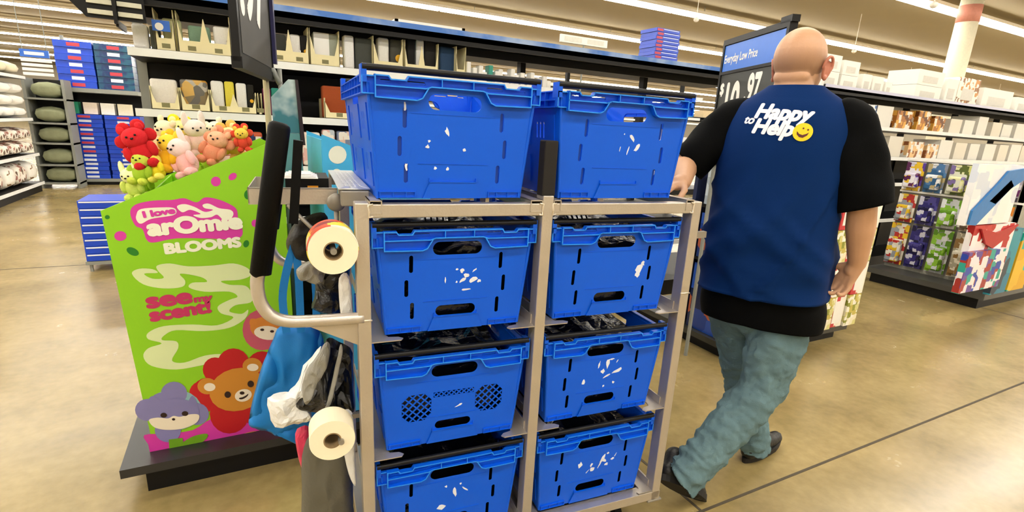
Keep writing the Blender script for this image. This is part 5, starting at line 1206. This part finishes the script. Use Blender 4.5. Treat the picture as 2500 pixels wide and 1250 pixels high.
# ------------------------------------------------------------------ far left: bedding shelves, cushion rack, blue box endcap
def longrun_left():
    g = empty('bedding_shelves', (-2.95, 0, 0)); tag(g, 'black shelving at the left edge stacked with white and patterned bedding', 'shelving')
    for z in (1.80, 1.17, .62, .16):
        bm = bmesh.new(); box(bm, (-.5, 8.2, z-.05), (0, 11.2, z)); meshobj('shelf', bm, BLACKM, g)
        bm = bmesh.new(); box(bm, (0, 8.2, z-.045), (.012, 11.2, z)); meshobj('price_strip', bm, PRICE, g)
    bm = bmesh.new(); box(bm, (-.53, 8.2, 0), (-.5, 11.2, 1.95)); meshobj('back_panel', bm, BLACKM, g)
    bm = bmesh.new(); box(bm, (-.5, 8.22, 0), (-.03, 11.18, .11)); meshobj('plinth', bm, BLACKM, g)
longrun_left()
BED = [('white', mat('white_bedding', '#f3f1ea', .9, var=.05, bump=.3, bs=40)), ('cream', mat('cream_bedding', '#e9dfc0', .9, var=.06)), ('floral', printmat('floral_bedding', ['#efe6d8', '#a8766a', '#f2ece2', '#6f5a4a', '#e6dccb', '#efe6d8'], 18, .9, boxy=False)), ('brown banded', printmat('brown_bedding', ['#f0ebe0', '#8a6a48', '#efe8da', '#f4f0e6'], 9, .9))]
def cushion(bm, w, d, h):
    vs = box(bm, (-w/2, -d/2, 0), (w/2, d/2, h)); bmesh.ops.subdivide_edges(bm, edges=bm.edges[:], cuts=3, use_grid_fill=True)
    for v in bm.verts:
        fx_ = (2*v.co.x/w)**2; fy_ = (2*v.co.y/d)**2; fz = (2*v.co.z/h-1)
        v.co.z = h/2+fz*h/2*(1-.45*max(fx_, fy_)); v.co.x *= 1-.10*abs(fz)*fy_; v.co.y *= 1-.10*abs(fz)*fx_
for li, (z, n, rows_n) in enumerate(((1.80, 6, 1), (1.17, 6, 3), (.62, 6, 2), (.16, 6, 1))):
    for k in range(n):
        for r in range(rows_n):
            hh = (.20, .17, .20, .36)[li]; nm, mm = BED[(0, 0, 2, 3 if k % 2 else 2)[li]] if li else BED[1]
            t = empty('bedding_pack', (-3.18, 8.5+.48*k, z+.003+r*(hh+.004))); tag(t, '%s bedding pack on the %s shelf at left, %s along%s' % (nm, ('top', 'upper', 'lower', 'bottom')[li], ORDS[k], '' if rows_n == 1 else ', '+ORD[r]+' in its pile'), 'bedding', 'bedding packs on the left shelves')
            bm = bmesh.new(); cushion(bm, .40, .44, hh); meshobj('pack', bm, mm, t, True)
t = empty('cushion_rack', (-3.06, 11.5, 0)); tag(t, 'narrow grey rack of sage green cushions left of the blue boxes', 'rack')
for x in (0, .50):
    bm = bmesh.new(); box(bm, (x-.02, 0, 0), (x+.02, .45, 1.8)); meshobj('side_frame', bm, GREY, t)
bm = bmesh.new(); box(bm, (0, .44, .1), (.5, .46, 1.8)); meshobj('back_panel', bm, BLACKM, t)
CUSH = mat('sage_cushion', '#8d9272', .9, var=.2, vs=14, bump=.2)
for li, z in enumerate((.10, .41, .77, 1.10, 1.49)):
    bm = bmesh.new(); box(bm, (-.02, -.02, z-.03), (.52, .45, z)); meshobj('shelf', bm, GREY, t)
    c = empty('cushion', (-3.06+.27, 11.68, z+.003)); tag(c, 'sage green cushion on the grey rack, %s shelf up' % ORDS[li], 'cushion', 'cushions on the grey rack')
    bm = bmesh.new(); cushion(bm, .38, .36, .26); meshobj('cover', bm, CUSH, c, True)
# blue boxes endcap
ec = empty('endcap_shelf', (-2.74, 12.0, 0)); tag(ec, 'grey shelf unit far left carrying tall stacks of blue boxes', 'shelving')
for a, b, nm in (((0, 0, .06), (1.14, .7, .115), 'base_shelf'), ((0, 0, 1.63), (1.14, .7, 1.70), 'upper_shelf')):
    bm = bmesh.new(); box(bm, a, b); meshobj(nm, bm, GREY, ec)
bm = bmesh.new(); box(bm, (.03, .05, 0), (1.1, .65, .06)); meshobj('plinth', bm, BLACKM, ec)
bm = bmesh.new(); box(bm, (0, .70, 0), (1.14, .74, 2.5)); meshobj('back_panel', bm, BLACKM, ec)
for x in (0, 1.1):
    bm = bmesh.new(); box(bm, (x, .62, 0), (x+.045, .70, 2.6)); meshobj('upright', bm, GREY, ec)
for lvl, (z, n, hh) in enumerate(((.117, 15, .076), (1.702, 7, .11))):
    for c_ in range(2):
        for k in range(n):
            dk = lvl == 1 and c_ == 1
            rackbox('flat_box', -2.74+.285+.56*c_+random.uniform(-.006, .006), 12.02+.02*(k % 2), z+k*hh, .53, .5, hh-.004, mat('navy_teal_carton', '#0d2c66', .3, vs=9, c2='#1c5a78') if dk else BXB, '%s flat box, %s stack on the %s, %s' % ('dark navy' if dk else 'blue', ('left', 'right')[c_], ('base shelf', 'upper shelf')[lvl], ORD[k]+(' in it' if k else ' of it')), 'box', 'flat boxes stacked on the far left unit', [('red_logo_print', ((-.08, -.003, hh*.2), (.10, 0, hh*.72)), WHL if (lvl == 0 and k < 5) or k % 2 else RDL)])
# goods glimpsed between the two stacks
for k, (x, c, nm) in enumerate(((-2.62, '#1f8f68', 'green'), (-2.35, '#f0e0cc', 'cream'), (-2.1, '#f6f2e4', 'white'), (-1.85, '#e8e0c0', 'pale'))):
    rackbox('small_carton', x, 12.1, 1.262, .2, .2, .20, mat('gap_'+nm, c, .6), '%s carton resting on the lower blue stacks' % nm, 'box', 'cartons between the blue stacks')
# blue headed board with white slats
P0 = on(45, 118, 'Y', 13.5); P1 = on(132, 190, 'Y', 13.5)
t = empty('category_sign', (P0.x, 13.5, P1.z)); tag(t, 'blue headed sign with white slats hanging far left', 'sign'); w_, h_ = P1.x-P0.x, P0.z-P1.z
bm = bmesh.new(); box(bm, (0, 0, h_*.72), (w_*.95, .05, h_)); hd_ = meshobj('header', bm, mat('sign_blue', '#1f63c8', .4, var=.08), t)
bm = bmesh.new()
for k in range(4): box(bm, (0, 0, h_*(.04+.17*k)), (w_, .04, h_*(.15+.17*k)))
meshobj('slats', bm, WHITE, t)
bm = bmesh.new(); box(bm, (w_*.15, -.003, h_*.80), (w_*.8, 0, h_*.92)); meshobj('white_print', bm, WHITE, hd_)
bm = bmesh.new()
for x in (.1, .9): tube(bm, [(w_*x, .02, h_), (w_*x, .02, 4.75-P1.z)], .008, 6)
meshobj('wire', bm, GREY, t)
# black slatted crate rack jutting out at the top left of the long run
t = empty('slatted_sign_back', (-.62, 3.20, 1.80)); tag(t, 'black slatted sign frame at the top left end of the shelf run', 'sign frame')
bm = bmesh.new(); quadprism(bm, [(-.04, .08), (.03, .0), (.26, .0), (.26, .3), (-.12, .3)], .03, .05); meshobj('backing', bm, BLACKM, t)
for k in range(5):
    for x0_, x1_ in ((.04, .135), (.155, .25)):
        bm = bmesh.new(); box(bm, (x0_, .018, .015+.045*k), (x1_, .03, .035+.045*k)); meshobj('slat', bm, mat('pale_slat', '#d9d8c4', .5), t)
bm = bmesh.new(); box(bm, (.138, .0, -.02), (.152, .03, .3)); box(bm, (.14, .03, -.03), (.15, .25, .0)); meshobj('bracket', bm, BLACKM, t)
t = empty('shelf_sign', (-.345, 3.30, 1.78)); tag(t, 'small blue round topped sign with white mark above the white pack', 'sign')
bm = bmesh.new(); box(bm, (0, 0, 0), (.075, .01, .05)); meshobj('card', bm, mat('shelf_sign_blue', '#2a6ad0', .4), t)
bm = bmesh.new(); tube(bm, [(.03, -.003, .02), (.03, 0, .02)], .018, 16); meshobj('white_mark', bm, WHITE, t)
# stacks of blue boxes on the floor left of the green display
for k in range(8):
    rackbox('flat_box', -.95, 5.5, .10+.066*k, .62, .42, .062, BXB, 'blue flat box in the low pile left of the green display, %s' % ORD[k], 'box', 'blue boxes piled left of the green display', [('white_label', ((-.30, -.003, .045), (.28, 0, .057)), WHL)])
t = empty('dunnage_rack', (-.95, 5.5, 0)); tag(t, 'small grey floor rack under the low pile of blue boxes', 'rack')
bm = bmesh.new(); box(bm, (-.32, 0, .065), (.32, .44, .095)); meshobj('deck', bm, GREY, t)
for x in (-.30, .28):
    for y in (.02, .40):
        bm = bmesh.new(); box(bm, (x, y, 0), (x+.02, y+.02, .065)); meshobj('leg', bm, GREY, t)
